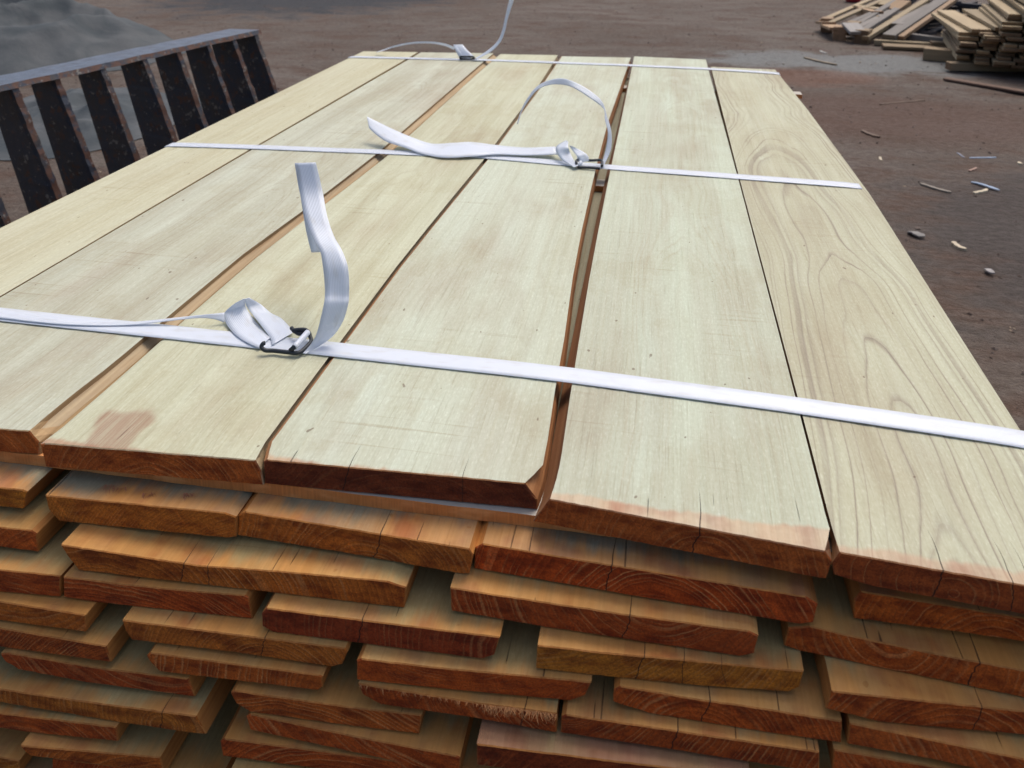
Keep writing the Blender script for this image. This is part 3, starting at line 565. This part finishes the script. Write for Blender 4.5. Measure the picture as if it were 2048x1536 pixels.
arI = [(1146, 644), (1166, 575), (1198, 512), (1272, 415), (1360, 375), (1460, 375), (1530, 397), (1620, 452), (1728, 535), (1740, 610), (1760, 700), (1745, 820), (1708, 942)]
yA = [1.52, 1.53, 1.535, 1.54, 1.54, 1.53, 1.515, 1.50, 1.485, 1.47, 1.455, 1.44, 1.425]
ribbon('tail', P2(arO, c2, ys=[y+.008 for y in yA]), P2(arI, c2, ys=yA), s2, 5)
buckle([(1720, 930), (1715, 890), (1640, 890), (1560, 885), (1545, 905), (1560, 935), (1640, 940), (1705, 945)], c2, [.010, .012, .012, .012, .011, .004, .004, .004], s2, .0026,
       [((1560, 875), .012), ((1575, 905), .010), ((1560, 925), .006)], .0035)
# --- far strap
s3 = empty('strap', (-.5, 2.41, 0), 'far white strap whose tail stands up past the top of the picture', 'strap', 'white straps over the bundle')
f3 = interp([(-.985, 2.39), (-.95, 2.392), (-.497, 2.41), (-.088, 2.40), (.14, 2.385), (.32, 2.355), (.345, 2.35)])
band(s3, [x-(.012 if x > .3 else 0) for x in XS], f3, .0275)
ribbon('tail', P2([(180, 150), (240, 130), (300, 108), (420, 84), (550, 80), (650, 94), (715, 118)], c2, ys=[2.45, 2.44, 2.43, 2.43, 2.43, 2.425, 2.42]), P2([(181, 154), (241, 136), (302, 118), (422, 95), (550, 92), (645, 108), (710, 136)], c2, ys=[2.43]*7), s3, 5)
ribbon('loop', P2([(705, 100), (720, 140), (745, 185)], c2, ys=[2.42, 2.41, 2.402]), P2([(768, 99), (800, 135), (845, 178)], c2, ys=[2.43, 2.42, 2.412]), s3, 5)
ribbon('loop', P2([(712, 108), (725, 150), (750, 196)], c2, ys=[2.405, 2.40, 2.397]), P2([(730, 118), (760, 160), (775, 192)], c2, ys=[2.41, 2.402, 2.398]), s3, 5)
c5 = lambda x, y: (600+x/3.413, y/3.413)
ribbon('tail', P2([(1190, 402), (1280, 345), (1345, 285), (1378, 215), (1400, 120), (1420, 30), (1445, -60), (1480, -160)], c5, ys=[2.40, 2.41, 2.42, 2.43, 2.44, 2.44, 2.43, 2.42]), P2([(1200, 408), (1300, 355), (1365, 290), (1398, 215), (1420, 120), (1450, 30), (1478, -50), (1510, -150)], c5, ys=[2.385, 2.40, 2.41, 2.42, 2.43, 2.435, 2.43, 2.42]), s3, 6)
buckle([(752, 188), (760, 182), (835, 183), (845, 190), (840, 197), (760, 197), (752, 190)], c2, [.010, .014, .014, .012, .005, .005, .007], s3, .0030, [((770, 186), .008), ((800, 190), .008), ((825, 190), .008)], .003)

# ------------------------------------------------------------------ ground
def groundmat():
    m, g, bs = newmat('yard_dirt'); P = g.n('ShaderNodeTexCoord').outputs['Object']; x, y, z = g.sep(P)
    V = lambda a, b, o=0.: g.xyz(g.m('MULTIPLY_ADD', x, a, o), g.m('MULTIPLY', y, b), 0.)
    n1 = g.noise(V(.7, .9), 1, 5, .6); n2 = g.noise(V(3.2, 5.5, 7.), 1, 5, .65); n3 = g.noise(V(30, 40), 1, 4, .7); n4 = g.noise(V(160, 190), 1, 3, .7)
    st = g.noise(V(1.2, 9., 3.), 1, 4, .6)
    c = g.mix(g.ss(n1, .35, .65), (.108, .084, .068), (.150, .127, .110))
    c = g.mix(g.ss(n2, .42, .68), c, (.100, .063, .046)); c = g.mix(g.m('MULTIPLY', g.ss(st, .5, .72), .6), c, (.155, .134, .118))
    c = g.mix(g.lin(n3, .3, .7, 0., .75), c, g.mix(1., c, (.50, .46, .44), 'MULTIPLY')); c = g.mix(g.m('MULTIPLY', g.ss(n4, .56, .72), .5), c, (.25, .20, .17))
    def patch(cx, cy, rx, ry, col, k, rough=.9):
        nonlocal c
        a = g.m('DIVIDE', g.m('SUBTRACT', x, cx), rx); b = g.m('DIVIDE', g.m('SUBTRACT', y, cy), ry)
        d = g.m('ADD', g.m('SQRT', g.m('ADD', g.m('MULTIPLY', a, a), g.m('MULTIPLY', b, b))), g.m('MULTIPLY', g.m('SUBTRACT', n2, .5), 1.6))
        f = g.m('MULTIPLY', g.m('SUBTRACT', 1., g.ss(d, .6, 1.1)), k); c = g.mix(f, c, g.mix(g.lin(n3, .3, .7, 0., .6), col, g.mix(1., col, (.5, .5, .5), 'MULTIPLY'))); return f
    patch(1.2, 5.25, 1.0, .38, (.21, .225, .225), .75)          # pale ash / sawdust
    patch(1.05, 3.9, .9, .5, (.105, .056, .040), .6)             # red soil
    patch(.8, 4.75, .5, .25, (.17, .075, .045), .5)
    w1 = patch(-3.8, 8.45, 1.8, 2.0, (.035, .038, .045), .95)   # wet black patch
    patch(1.5, 2.4, .9, .9, (.064, .053, .049), .8)
    g.put(bs.inputs['Base Color'], c); g.put(bs.inputs['Roughness'], g.lin(n3, .3, .7, .75, .95)); bs.inputs['Specular IOR Level'].default_value = .25
    hh = g.m('ADD', g.m('MULTIPLY', n3, .8), g.m('ADD', g.m('MULTIPLY', n4, .3), g.m('MULTIPLY', st, .4)))
    g.put(bs.inputs['Normal'], bump(g, hh, .9, .02)); return m
def spread(a, b, lo, hi, n):
    inner = [lo+(hi-lo)*i/n for i in range(n+1)]; out = []; s = hi-lo
    L = [lo-s*.12*(1.9**i-1)-.05 for i in range(1, 12)]; Rr = [hi+s*.12*(1.9**i-1)+.05 for i in range(1, 12)]
    return L[::-1]+inner+Rr
gx, gy = spread(0, 0, -8, 4, 190), spread(0, 0, .4, 10.5, 170)
V = []; Fc = []
def gz(x, y):
    q = Vector((x, y, 0)); k = noise.noise(q*.9)*.5+noise.noise(q*2.7+Vector((5, 0, 0)))*.25+noise.noise(q*8)*.10
    if -1.1 < x < .6 and .2 < y < 2.7: return -.502
    if x > 1.2 and 4.5 < y < 7.5: k *= .25
    f = 1 if abs(x) < 12 and abs(y) < 14 else 0
    return -.505+min(k*.035, .004 if y < 3 else .02)*f
for y in gy:
    for x in gx: V.append((x, y, gz(x, y)))
nx_ = len(gx)
for j in range(len(gy)-1):
    for i in range(nx_-1): a = j*nx_+i; Fc.append((a, a+1, a+nx_+1, a+nx_))
GM = groundmat()
tag(mesh('ground', V, Fc, GM, None, True), kind='structure')

# small grit and chips nobody could count
V = []; Fc = []
for i in range(5200):
    r_ = random.random()**.7; px, py = rnd(-200, 2250), 0
    x, y = rnd(-5, 3.2), .6+8*random.random()**1.3
    if -1.05 < x < .42 and y < 2.6: continue
    s = rnd(.002, .009)*(1 if random.random() < .95 else 1.5); z0 = gz(x, y)+s*.2; a = rnd(0, 6.28); e = rnd(.25, 1); b0 = len(V)
    for (dx, dy, dz) in ((1, 0, 0), (0, e, 0), (-1, 0, 0), (0, -e, 0), (.1, .1, rnd(.3, .7)), (0, 0, -.5)):
        V.append((x+s*(dx*math.cos(a)-dy*math.sin(a)), y+s*(dx*math.sin(a)+dy*math.cos(a)), z0+s*dz))
    for q in range(4): Fc.append((b0+q, b0+(q+1) % 4, b0+4)); Fc.append((b0+(q+1) % 4, b0+q, b0+5))
gm, g, bs = newmat('grit'); P = g.n('ShaderNodeTexCoord').outputs['Object']; n = g.noise(P, 9, 2, .6)
c = g.mix(g.ss(n, .42, .5), (.07, .048, .04), (.13, .10, .085)); c = g.mix(g.ss(n, .62, .66), c, (.30, .24, .18)); g.put(bs.inputs['Base Color'], c); bs.inputs['Roughness'].default_value = .9
tag(mesh('gravel', V, Fc, gm), 'scattered grit and bark crumbs on the brown yard', 'gravel', kind='stuff')

def flat(name, col, rough=.7):
    m, g, bs = newmat(name); P = g.n('ShaderNodeTexCoord').outputs['Object']; n = g.noise(P, 60, 3, .6)
    g.put(bs.inputs['Base Color'], g.mix(g.lin(n, .3, .7, 0., .6), col, tuple(c*.55 for c in col))); bs.inputs['Roughness'].default_value = rough; return m
chipm, bluem, barkm, greym = flat('fresh_chip', (.55, .47, .34)), flat('blue_strip', (.30, .40, .55), .4), flat('bark', (.13, .08, .05)), flat('grey_stick', (.24, .21, .17))
def scrap(name, a, b, wd, th, mat, label, cat, bend=.0):
    """thin offcut lying between two photo points on the ground"""
    A, B = at(*a, -.497), at(*b, -.497); A.z = gz(A.x, A.y)+th*.5; B.z = gz(B.x, B.y)+th*.5+bend; d = (B-A); n = 8; V = []; Fc = []
    s = Vector((-d.y, d.x, 0)).normalized()
    for i in range(n+1):
        t = i/n; c = A.lerp(B, t)+s*(math.sin(t*5+wd*99)*wd*.25)+Vector((0, 0, bend*math.sin(t*3.1))); k = wd*(.5 if 0 < i < n else .33)*(1+.2*math.sin(i*2.3))
        V += [c-s*k-Vector((0, 0, th*.5)), c+s*k-Vector((0, 0, th*.5)), c+s*k*.9+Vector((0, 0, th*.5)), c-s*k*.9+Vector((0, 0, th*.5))]
    for i in range(n):
        for q in range(4): a_ = i*4+q; b_ = i*4+(q+1) % 4; Fc.append((a_, b_, b_+4, a_+4))
    Fc += [(3, 2, 1, 0), (n*4, n*4+1, n*4+2, n*4+3)]
    return tag(mesh(name, V, Fc, mat, loc=A), label, cat)
scrap('wood_chip', (1903, 483), (1931, 497), .016, .008, chipm, 'cream wood chip lying nearest the bundle, right of its edge', 'wood chip')
scrap('wood_chip', (1950, 386), (1974, 378), .013, .006, chipm, 'cream chip crossed by a blue strip', 'wood chip')
scrap('plastic_strip', (1942, 362), (1998, 381), .013, .003, bluem, 'pale blue plastic strip lying over a cream chip', 'plastic strip', .004)
scrap('plastic_strip', (1940, 313), (1992, 312), .008, .003, bluem, 'thin pale blue strip lying flat farther back', 'plastic strip')
scrap('plastic_strip', (1914, 302), (1930, 312), .007, .003, flat('faded_strip', (.25, .27, .33)), 'short faded strip left of the thin blue one', 'plastic strip')
scrap('stick', (1840, 366), (1902, 383), .014, .006, greym, 'grey brown stick lying left of the blue strips', 'stick')
scrap('stick', (1722, 262), (1758, 274), .018, .008, barkm, 'dark bark sliver beside the right edge of the bundle', 'stick')
scrap('stick', (1760, 208), (1850, 196), .010, .005, barkm, 'long thin dark twig in the red soil', 'stick')
scrap('stick', (1608, 116), (1672, 131), .020, .010, flat('tan_stick', (.26, .20, .13)), 'tan curved offcut lying on the yard in front of the pallets', 'stick')
scrap('wood_chip', (1940, 342), (1952, 334), .010, .005, flat('pinkish_chip', (.32, .20, .15)), 'small pinkish chip between the two blue strips', 'wood chip')
scrap('wood_chip', (1758, 314), (1764, 321), .010, .005, chipm, 'tiny pale chip left of the thin blue strip', 'wood chip')
scrap('wood_chip', (2036, 322), (2044, 326), .014, .006, chipm, 'pale chip at the right edge of the picture', 'wood chip')
scrap('paper_scrap', (1826, 462), (1838, 474), .030, .004, flat('dusty_paper', (.22, .21, .2)), 'dusty grey crumpled scrap left of the nearest chip', 'scrap', .006)
scrap('paper_scrap', (1974, 534), (1984, 545), .018, .004, flat('pale_paper', (.36, .34, .33)), 'small pale scrap low on the dark soil', 'scrap', .006)
scrap('wood_chip', (1640, 100), (1652, 105), .02, .006, flat('pale_flake', (.38, .37, .34)), 'pale flake on the ground before the pallets', 'wood chip')

# ------------------------------------------------------------------ rusty steel rack at the left
def steel():
    m, g, bs = newmat('black_steel'); P = g.n('ShaderNodeTexCoord').outputs['Object']; x, y, z = g.sep(P)
    a = g.noise(P, 14, 4, .65); b = g.noise(P, 55, 4, .7); c0 = g.noise(P, 30, 3, .6); N = g.sep(g.n('ShaderNodeNewGeometry').outputs['Normal'])
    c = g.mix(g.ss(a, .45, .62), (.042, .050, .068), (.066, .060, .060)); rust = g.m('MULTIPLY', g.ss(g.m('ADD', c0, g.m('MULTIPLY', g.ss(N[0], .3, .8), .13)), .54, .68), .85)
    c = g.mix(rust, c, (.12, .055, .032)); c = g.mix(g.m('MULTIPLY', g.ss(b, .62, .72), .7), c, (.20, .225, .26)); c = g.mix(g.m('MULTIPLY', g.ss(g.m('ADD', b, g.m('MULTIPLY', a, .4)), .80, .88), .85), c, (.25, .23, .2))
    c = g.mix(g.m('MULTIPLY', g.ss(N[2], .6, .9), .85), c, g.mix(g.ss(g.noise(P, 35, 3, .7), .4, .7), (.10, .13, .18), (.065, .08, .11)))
    g.put(bs.inputs['Base Color'], c); g.put(bs.inputs['Roughness'], g.lin(a, .3, .7, .38, .62)); bs.inputs['Metallic'].default_value = .25; bs.inputs['Specular IOR Level'].default_value = .5
    g.put(bs.inputs['Normal'], bump(g, g.m('ADD', b, a), .6, .003)); return m
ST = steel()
A, B = Vector((-1.778, 1.838, 0)), Vector((-1.560, 2.885, 0)); d = (B-A).normalized(); sd_ = Vector((-d.y, d.x, 0)); A2 = A-d*.75; Lr = (B-A2).length
rack = empty('steel_rack', (A2.x, A2.y, -.5), 'rusty black steel rack of slanting flat bars left of the bundle', 'steel rack')
def rpt(u, v, z):                                   # along rail, across (0 right edge .. left), height
    p = A2+d*u+sd_*v; k = -z*(.20+.10*(1-v/.125))                    # bars lean: foot further right
    return Vector((p.x+k, p.y, z))-rack.location
V = []; Fc = []; n = 60; RW = .125
for i in range(n+1):
    u = Lr*i/n; j = [rnd(-.0015, .0015) for _ in range(4)]; cut = .03*max(0, (i-n+2)/2)
    V += [rpt(u, -.004+j[0], -.016+j[1]), rpt(u, -.002+j[0], .0+j[1]*.4), rpt(u-cut, RW+j[2], j[3]*.5), rpt(u-cut, RW, -.016)]
for i in range(n):
    for q in range(4): a = i*4+q; b = i*4+(q+1) % 4; Fc.append((a, a+4, b+4, b))
Fc += [(0, 1, 2, 3), (n*4+3, n*4+2, n*4+1, n*4)]
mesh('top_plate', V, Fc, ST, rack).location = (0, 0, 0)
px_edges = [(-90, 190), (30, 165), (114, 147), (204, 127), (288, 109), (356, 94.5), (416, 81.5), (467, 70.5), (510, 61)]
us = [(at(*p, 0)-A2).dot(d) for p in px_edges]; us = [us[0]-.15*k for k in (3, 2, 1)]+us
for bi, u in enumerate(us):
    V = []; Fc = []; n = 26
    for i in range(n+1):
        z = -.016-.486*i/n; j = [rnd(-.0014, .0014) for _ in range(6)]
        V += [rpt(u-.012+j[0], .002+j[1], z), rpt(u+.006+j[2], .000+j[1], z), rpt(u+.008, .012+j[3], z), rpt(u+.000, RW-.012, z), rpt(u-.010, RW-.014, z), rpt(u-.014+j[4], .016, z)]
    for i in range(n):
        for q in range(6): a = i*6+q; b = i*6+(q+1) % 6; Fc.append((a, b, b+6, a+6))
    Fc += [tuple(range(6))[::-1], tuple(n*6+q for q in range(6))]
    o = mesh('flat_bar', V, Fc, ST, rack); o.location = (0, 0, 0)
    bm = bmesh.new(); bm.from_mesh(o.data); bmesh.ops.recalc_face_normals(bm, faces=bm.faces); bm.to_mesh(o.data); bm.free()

# ------------------------------------------------------------------ crumpled plastic sheet behind the rack
m, g, bs = newmat('plastic_sheet'); P = g.n('ShaderNodeTexCoord').outputs['Object']; n1 = g.noise(P, 3, 4, .6, .8)
g.put(bs.inputs['Base Color'], g.mix(g.ss(n1, .35, .7), (.055, .066, .074), (.095, .102, .108))); bs.inputs['Roughness'].default_value = .8; bs.inputs['Specular IOR Level'].default_value = .15
g.put(bs.inputs['Normal'], bump(g, g.noise(P, 22, 3, .6, .6), .35, .01)); PL = m
def sheet(name, cx, cy, rx, ry, hh, seed, label):
    V = []; Fc = []; nr, na = 46, 110
    for i in range(nr+1):
        for j in range(na):
            r_ = i/nr; a = 2*math.pi*j/na; edge = 1+.22*noise.noise(Vector((math.cos(a)*1.6, math.sin(a)*1.6, seed)))
            x, y = rx*r_*edge*math.cos(a), ry*r_*edge*math.sin(a); q = Vector((x*2.1, y*1.5, seed))
            rid = 1-abs(noise.noise(q*1.3))*2.2; rid2 = 1-abs(noise.noise(q*3.1+Vector((3, 3, 3))))*2
            z = hh*(1-r_**2.2)**1.0*(.66+.34*rid)+.035*rid2*(1-r_**3)+.02*noise.noise(q*7)*(1-r_)
            V.append((cx+x, cy+y, max(gz(cx+x, cy+y), -.52)+max(z, .004)))
    for i in range(nr):
        for j in range(na): a = i*na+j; b = i*na+(j+1) % na; Fc.append((a, a+na, b+na, b))
    o = mesh(name, V, Fc, PL, None, True, loc=(cx, cy, -.5)); return tag(o, label, 'plastic sheet')
sheet('plastic_sheet', -4.45, 4.55, 1.3, .9, .40, 3., 'grey blue crumpled plastic sheet heaped on the ground behind the steel rack')
sheet('plastic_sheet', -2.75, 3.2, .60, .62, .07, 8., 'flatter crumpled plastic sheet seen between the bars of the rack')

# ------------------------------------------------------------------ far timber: pile of sawn boards at the right
def farwood(name, top, end, side=None):
    m, g, bs = newmat(name); P = g.n('ShaderNodeTexCoord').outputs['Object']; x, y, z = g.sep(P); vt = g.n('ShaderNodeVectorTransform', vector_type='NORMAL', convert_from='WORLD', convert_to='OBJECT')
    g.put(vt.inputs[0], g.n('ShaderNodeNewGeometry').outputs['Normal']); ny = g.sep(vt.outputs[0])[1]
    ri = g.n('ShaderNodeObjectInfo').outputs['Random']
    a = g.noise(g.xyz(g.m('MULTIPLY_ADD', x, 60., g.m('MULTIPLY', ri, 50.)), g.m('MULTIPLY', y, 3.), g.m('MULTIPLY', z, 60.)), 1, 3, .6); b = g.noise(P, 25, 3, .6)
    vr = g.lin(ri, 0., 1., .72, 1.2)
    t = g.mix(g.lin(a, .3, .7, 0., .5), top, tuple(c*.55 for c in top)); e = g.mix(g.lin(b, .3, .7, 0., .7), end, tuple(c*.45 for c in end))
    c = g.mix(g.ss(g.m('ABSOLUTE', ny), .6, .8), t, e); c = g.mix(1., c, g.xyz(vr, g.m('MULTIPLY', vr, 1.), vr), 'MULTIPLY')
    g.put(bs.inputs['Base Color'], c); bs.inputs['Roughness'].default_value = .8; return m
FW = farwood('far_board', (.36, .28, .17), (.30, .18, .085)); FWd = farwood('far_board_dark', (.23, .165, .095), (.17, .095, .045)); GW = farwood('grey_board', (.22, .20, .18), (.2, .15, .1)); OW = farwood('orange_board', (.36, .24, .14), (.30, .17, .09))
def board(p, yaw, L, wd, th, mat, label, group, name='board', cat='board', pitch=0, roll=0):
    """p = near bottom left corner; length runs along local +y"""
    bm = bmesh.new(); bmesh.ops.create_cube(bm, size=1)
    for v in bm.verts: v.co = Vector(((v.co.x+.5)*wd, (v.co.y+.5)*L, (v.co.z+.5)*th)) + Vector((rnd(-.002, .002), rnd(-.002, .002), 0))
    bmesh.ops.bevel(bm, geom=bm.edges[:], offset=.002, segments=1, affect='EDGES')
    me = bpy.data.meshes.new(name); bm.to_mesh(me); bm.free(); me.materials.append(mat); o = bpy.data.objects.new(name, me); COL.objects.link(o)
    o.location = p; o.rotation_euler = (pitch, roll, yaw); return tag(o, label, cat, group)
O = at(1911, 141, -.5); fd = Vector((.80, -.60, 0)).normalized(); PY = math.radians(-12.5)
ldir = Vector((math.sin(-PY), math.cos(-PY), 0)); xdir = Vector((ldir.y, -ldir.x, 0))
def ploc(lx, ly, z): return O+xdir*lx+ldir*ly+Vector((0, 0, z))
lab_p = 'sawn board with a tan end stacked in the far timber pile'
def profile(lx): return .175 if lx < .09 else (.22 if lx < .15 else (.29 if lx < .2 else (.34 if lx < .27 else .39)))
z = .052; row = 0
while z < .41:
    lx = rnd(-.01, .01)
    while lx < 1.35:
        wd = rnd(.065, .12)
        if profile(lx+.03) > z:
            ly = -.45*lx+rnd(-.05, .05)+(.02 if lx < .1 else 0)
            board(ploc(lx, ly, z), PY+rnd(-.02, .02), .92+rnd(-.05, .05), wd-.004, .0185, FW if random.random() < .6 else FWd, lab_p, 'boards of the far timber pile')
        lx += wd+(rnd(0, .012) if random.random() < .7 else rnd(.012, .03))
    z += .0205; row += 1
for i, (lx, z, ly, yw, L, wd) in enumerate([(-.005, .178, .03, .05, .9, .11), (.0, .2025, .05, .10, .9, .12), (.12, .2035, -.06, .09, .9, .10), (.06, .2280, .02, .13, .9, .11), (.17, .2530, -.03, .10, .85, .10)]):
    board(ploc(lx, ly, z), PY+yw, L, wd, .0225, FW, 'pale skewed board fanned out on the left shoulder of the far timber pile', 'skewed boards on the shoulder of the far pile')
for i, (lx, z) in enumerate([(.30, .402), (.43, .405), (.56, .404), (.70, .405), (.84, .404), (.98, .405)]):
    board(ploc(lx, -.40*lx+rnd(-.03, .08), z+.012), PY+rnd(-.03, .02), .98, .125, .0225, FW, 'broad pale board lying on the top of the far timber pile', 'boards of the far timber pile')
board(ploc(-.055, .02, .004), PY-math.radians(72), 1.5, .07, .046, FWd, 'squared timber under the near end of the far pile', None, 'bearer', 'bearer')
board(ploc(-.09, .80, .004), PY-math.radians(80), 1.5, .07, .046, FWd, 'squared timber under the back end of the far pile', None, 'bearer', 'bearer')
def bar(a, b, wd, th, mat, label, cat='batten', name='batten', group=None, parent=None, tilt=0):
    """plank between two world points, th thick upwards"""
    A, B = Vector(a), Vector(b); d = B-A; L = d.length; base = parent.location if parent else A; dn = d.normalized(); s_ = dn.cross(Vector((0, 0, 1))).normalized(); n_ = s_.cross(dn)
    s2, n2 = s_*math.cos(tilt)+n_*math.sin(tilt), n_*math.cos(tilt)-s_*math.sin(tilt); V = []
    Mx = Matrix((s2, dn, n2)).transposed()
    bm = bmesh.new(); bmesh.ops.create_cube(bm, size=1)
    for v in bm.verts: v.co = Vector((v.co.x*wd+rnd(-.002, .002), (v.co.y+.5)*L, v.co.z*th))
    bmesh.ops.bevel(bm, geom=bm.edges[:], offset=.002, segments=1, affect='EDGES')
    me = bpy.data.meshes.new(name); bm.to_mesh(me); bm.free(); me.materials.append(mat); o = bpy.data.objects.new(name, me); COL.objects.link(o)
    o.matrix_world = Matrix.Translation(A-(base if parent else Vector())) @ Mx.to_4x4()
    if parent: o.parent = parent; return o
    return tag(o, label, cat, group)
cp = lambda x, y, Y: atY(1620+x/6.827, y/6.827, Y)
# pallet lying tilted, its near end on the ground
pa = empty('pallet', at(1680, 80, -.5), 'tan wooden pallet tipped up at the left edge of the scrap heap', 'pallet', 'scrap pallets')
for (a, b) in (((165, 283, 6.55), (1000, -80, 7.7)), ((262, 322, 6.35), (1250, -110, 7.5)), ((345, 400, 6.12), (1500, -95, 7.2))):
    bar(cp(*a), cp(*b), .045, .020, GW if a[0] > 300 else FW, '', name='deck_slat', parent=pa)
bar(cp(170, 305, 6.58), cp(262, 318, 6.34), .10, .022, OW, '', name='end_board', parent=pa); bar(cp(262, 352, 6.34), cp(385, 395, 6.1), .12, .022, OW, '', name='end_board', parent=pa)
for (x, y, Y) in ((400, 470, 6.1), (225, 350, 6.45)): q = cp(x, y, Y); bar(q, q+Vector((.03, .11, 0)), .085, .11, OW, '', name='block', parent=pa)
bar(cp(660, 95, 7.1), cp(960, 140, 6.7), .10, .03, FW, '', name='cross_board', parent=pa); bar(cp(700, 150, 6.95), cp(920, 215, 6.55), .09, .07, OW, '', name='cross_board', parent=pa)
# second pallet, grey
pb = empty('pallet', at(1714, 86, -.5), 'weathered grey pallet tipped on its side in the middle of the scrap heap', 'pallet', 'scrap pallets')
bar(cp(545, 330, 6.15), cp(665, 455, 5.98), .12, .025, farwood('pale_grey_board', (.34, .32, .30), (.3, .25, .2)), '', name='end_board', parent=pb)
for (x, y, Y) in ((700, 510, 5.98), (560, 400, 6.2)): q = cp(x, y, Y); bar(q, q+Vector((.05, .10, .0)), .09, .10, FWd, '', name='block', parent=pb)
for (a, b) in (((690, 450, 6.02), (1330, 40, 6.9)), ((600, 370, 6.2), (1220, -10, 7.0)), ((640, 400, 6.12), (1160, 120, 6.8))): bar(cp(*a), cp(*b), .05, .03, GW, '', name='deck_slat', parent=pb)
bar(cp(690, 300, 6.5), cp(940, 250, 6.5), .08, .05, FWd, '', name='cross_board', parent=pb)
seg = [((755, 525, 5.95), (1600, 0, 6.9), .05, .03, FW, 'long tan batten leaning up across the scrap heap'),
 ((1070, 520, 5.95), (1860, -10, 6.9), .09, .05, GW, 'thick grey timber leaning in the scrap heap'), ((1240, 520, 5.93), (1990, -10, 6.8), .04, .03, OW, 'thin reddish batten beside the thick grey timber'),
 ((1180, 350, 6.2), (1640, 80, 6.8), .09, .03, GW, 'short grey slab under the leaning battens'), ((1130, 180, 6.7), (1290, 60, 6.8), .12, .08, OW, 'stubby orange block jammed between the pallets'),
 ((960, 90, 7.0), (1330, -40, 7.2), .12, .04, FW, 'pale slab at the top of the scrap heap'), ((1400, 300, 6.4), (1500, 150, 6.7), .06, .03, GW, 'small slanted grey stick in the scrap heap'),
 ((760, 330, 6.35), (1180, 230, 6.6), .07, .04, FWd, 'dark board lying low between the pallets'), ((900, 300, 6.4), (1240, 160, 6.7), .06, .03, GW, 'grey lath bridging the two pallets')]
for a, b, wd, th, mt, lb in seg: bar(cp(*a), cp(*b), wd, th, mt, lb, group='loose timbers of the scrap heap')
G = lambda px, py, z=-.48: at(px, py, z)
bar(G(1748, 84), G(1905, 93), .05, .035, FW, 'long tan rail lying on the ground between scrap heap and far pile')
bar(G(1765, 92, -.487), G(1915, 99, -.487), .12, .022, FWd, 'wide dark board lying on the ground in front of the tan rail')
bar(G(1812, 71, -.45), G(1905, 84, -.45), .05, .04, GW, 'grey rail lying behind the tan rail')
bar(G(1848, 106, -.465), G(1915, 112, -.465), .09, .075, FWd, 'squared dark block on the ground left of the far pile', name='timber_block', cat='block')
bar(G(1890, 157, -.494), G(2120, 196, -.494), .05, .012, farwood('brown_board', (.16, .09, .06), (.15, .09, .05)), 'thin brown board lying on the dirt in front of the far pile')
# dark clutter filling the heap: broken laths, each its own
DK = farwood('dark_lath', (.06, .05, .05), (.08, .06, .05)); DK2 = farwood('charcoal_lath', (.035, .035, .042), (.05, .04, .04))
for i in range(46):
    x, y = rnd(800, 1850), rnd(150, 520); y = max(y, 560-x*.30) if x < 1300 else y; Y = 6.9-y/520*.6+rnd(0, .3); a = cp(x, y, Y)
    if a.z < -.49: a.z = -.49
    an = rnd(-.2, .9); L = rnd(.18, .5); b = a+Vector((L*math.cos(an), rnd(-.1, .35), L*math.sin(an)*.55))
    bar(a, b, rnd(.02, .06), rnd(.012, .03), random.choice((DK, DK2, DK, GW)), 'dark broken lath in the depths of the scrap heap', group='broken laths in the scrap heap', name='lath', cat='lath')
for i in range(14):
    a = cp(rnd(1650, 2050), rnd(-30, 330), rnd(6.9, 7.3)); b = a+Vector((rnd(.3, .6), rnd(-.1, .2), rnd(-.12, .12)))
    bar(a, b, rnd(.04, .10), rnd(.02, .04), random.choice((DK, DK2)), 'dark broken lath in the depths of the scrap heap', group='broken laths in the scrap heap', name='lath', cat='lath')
# red plastic tub far off
rm = flat('red_plastic', (.62, .06, .08), .4); bx_ = at(1706, 3, -.5); V = []; Fc = []
for (r1, z_) in ((.07, 0), (.085, .10), (.095, .105), (.095, .115), (.08, .115), (.066, .01)):
    for j in range(20): t = j/20*2*math.pi; V.append((bx_.x+r1*math.cos(t), bx_.y+r1*math.sin(t)*.8, -.5+z_))
for i in range(5):
    for j in range(20): a = i*20+j; b = i*20+(j+1) % 20; Fc.append((a, b, b+20, a+20))
Fc.append(tuple(range(20))[::-1]); Fc.append(tuple(100+j for j in range(20)))
tag(mesh('plastic_tub', V, Fc, rm, None, True, loc=(bx_.x, bx_.y, -.5)), 'small red plastic tub on the yard left of the pallets', 'tub')
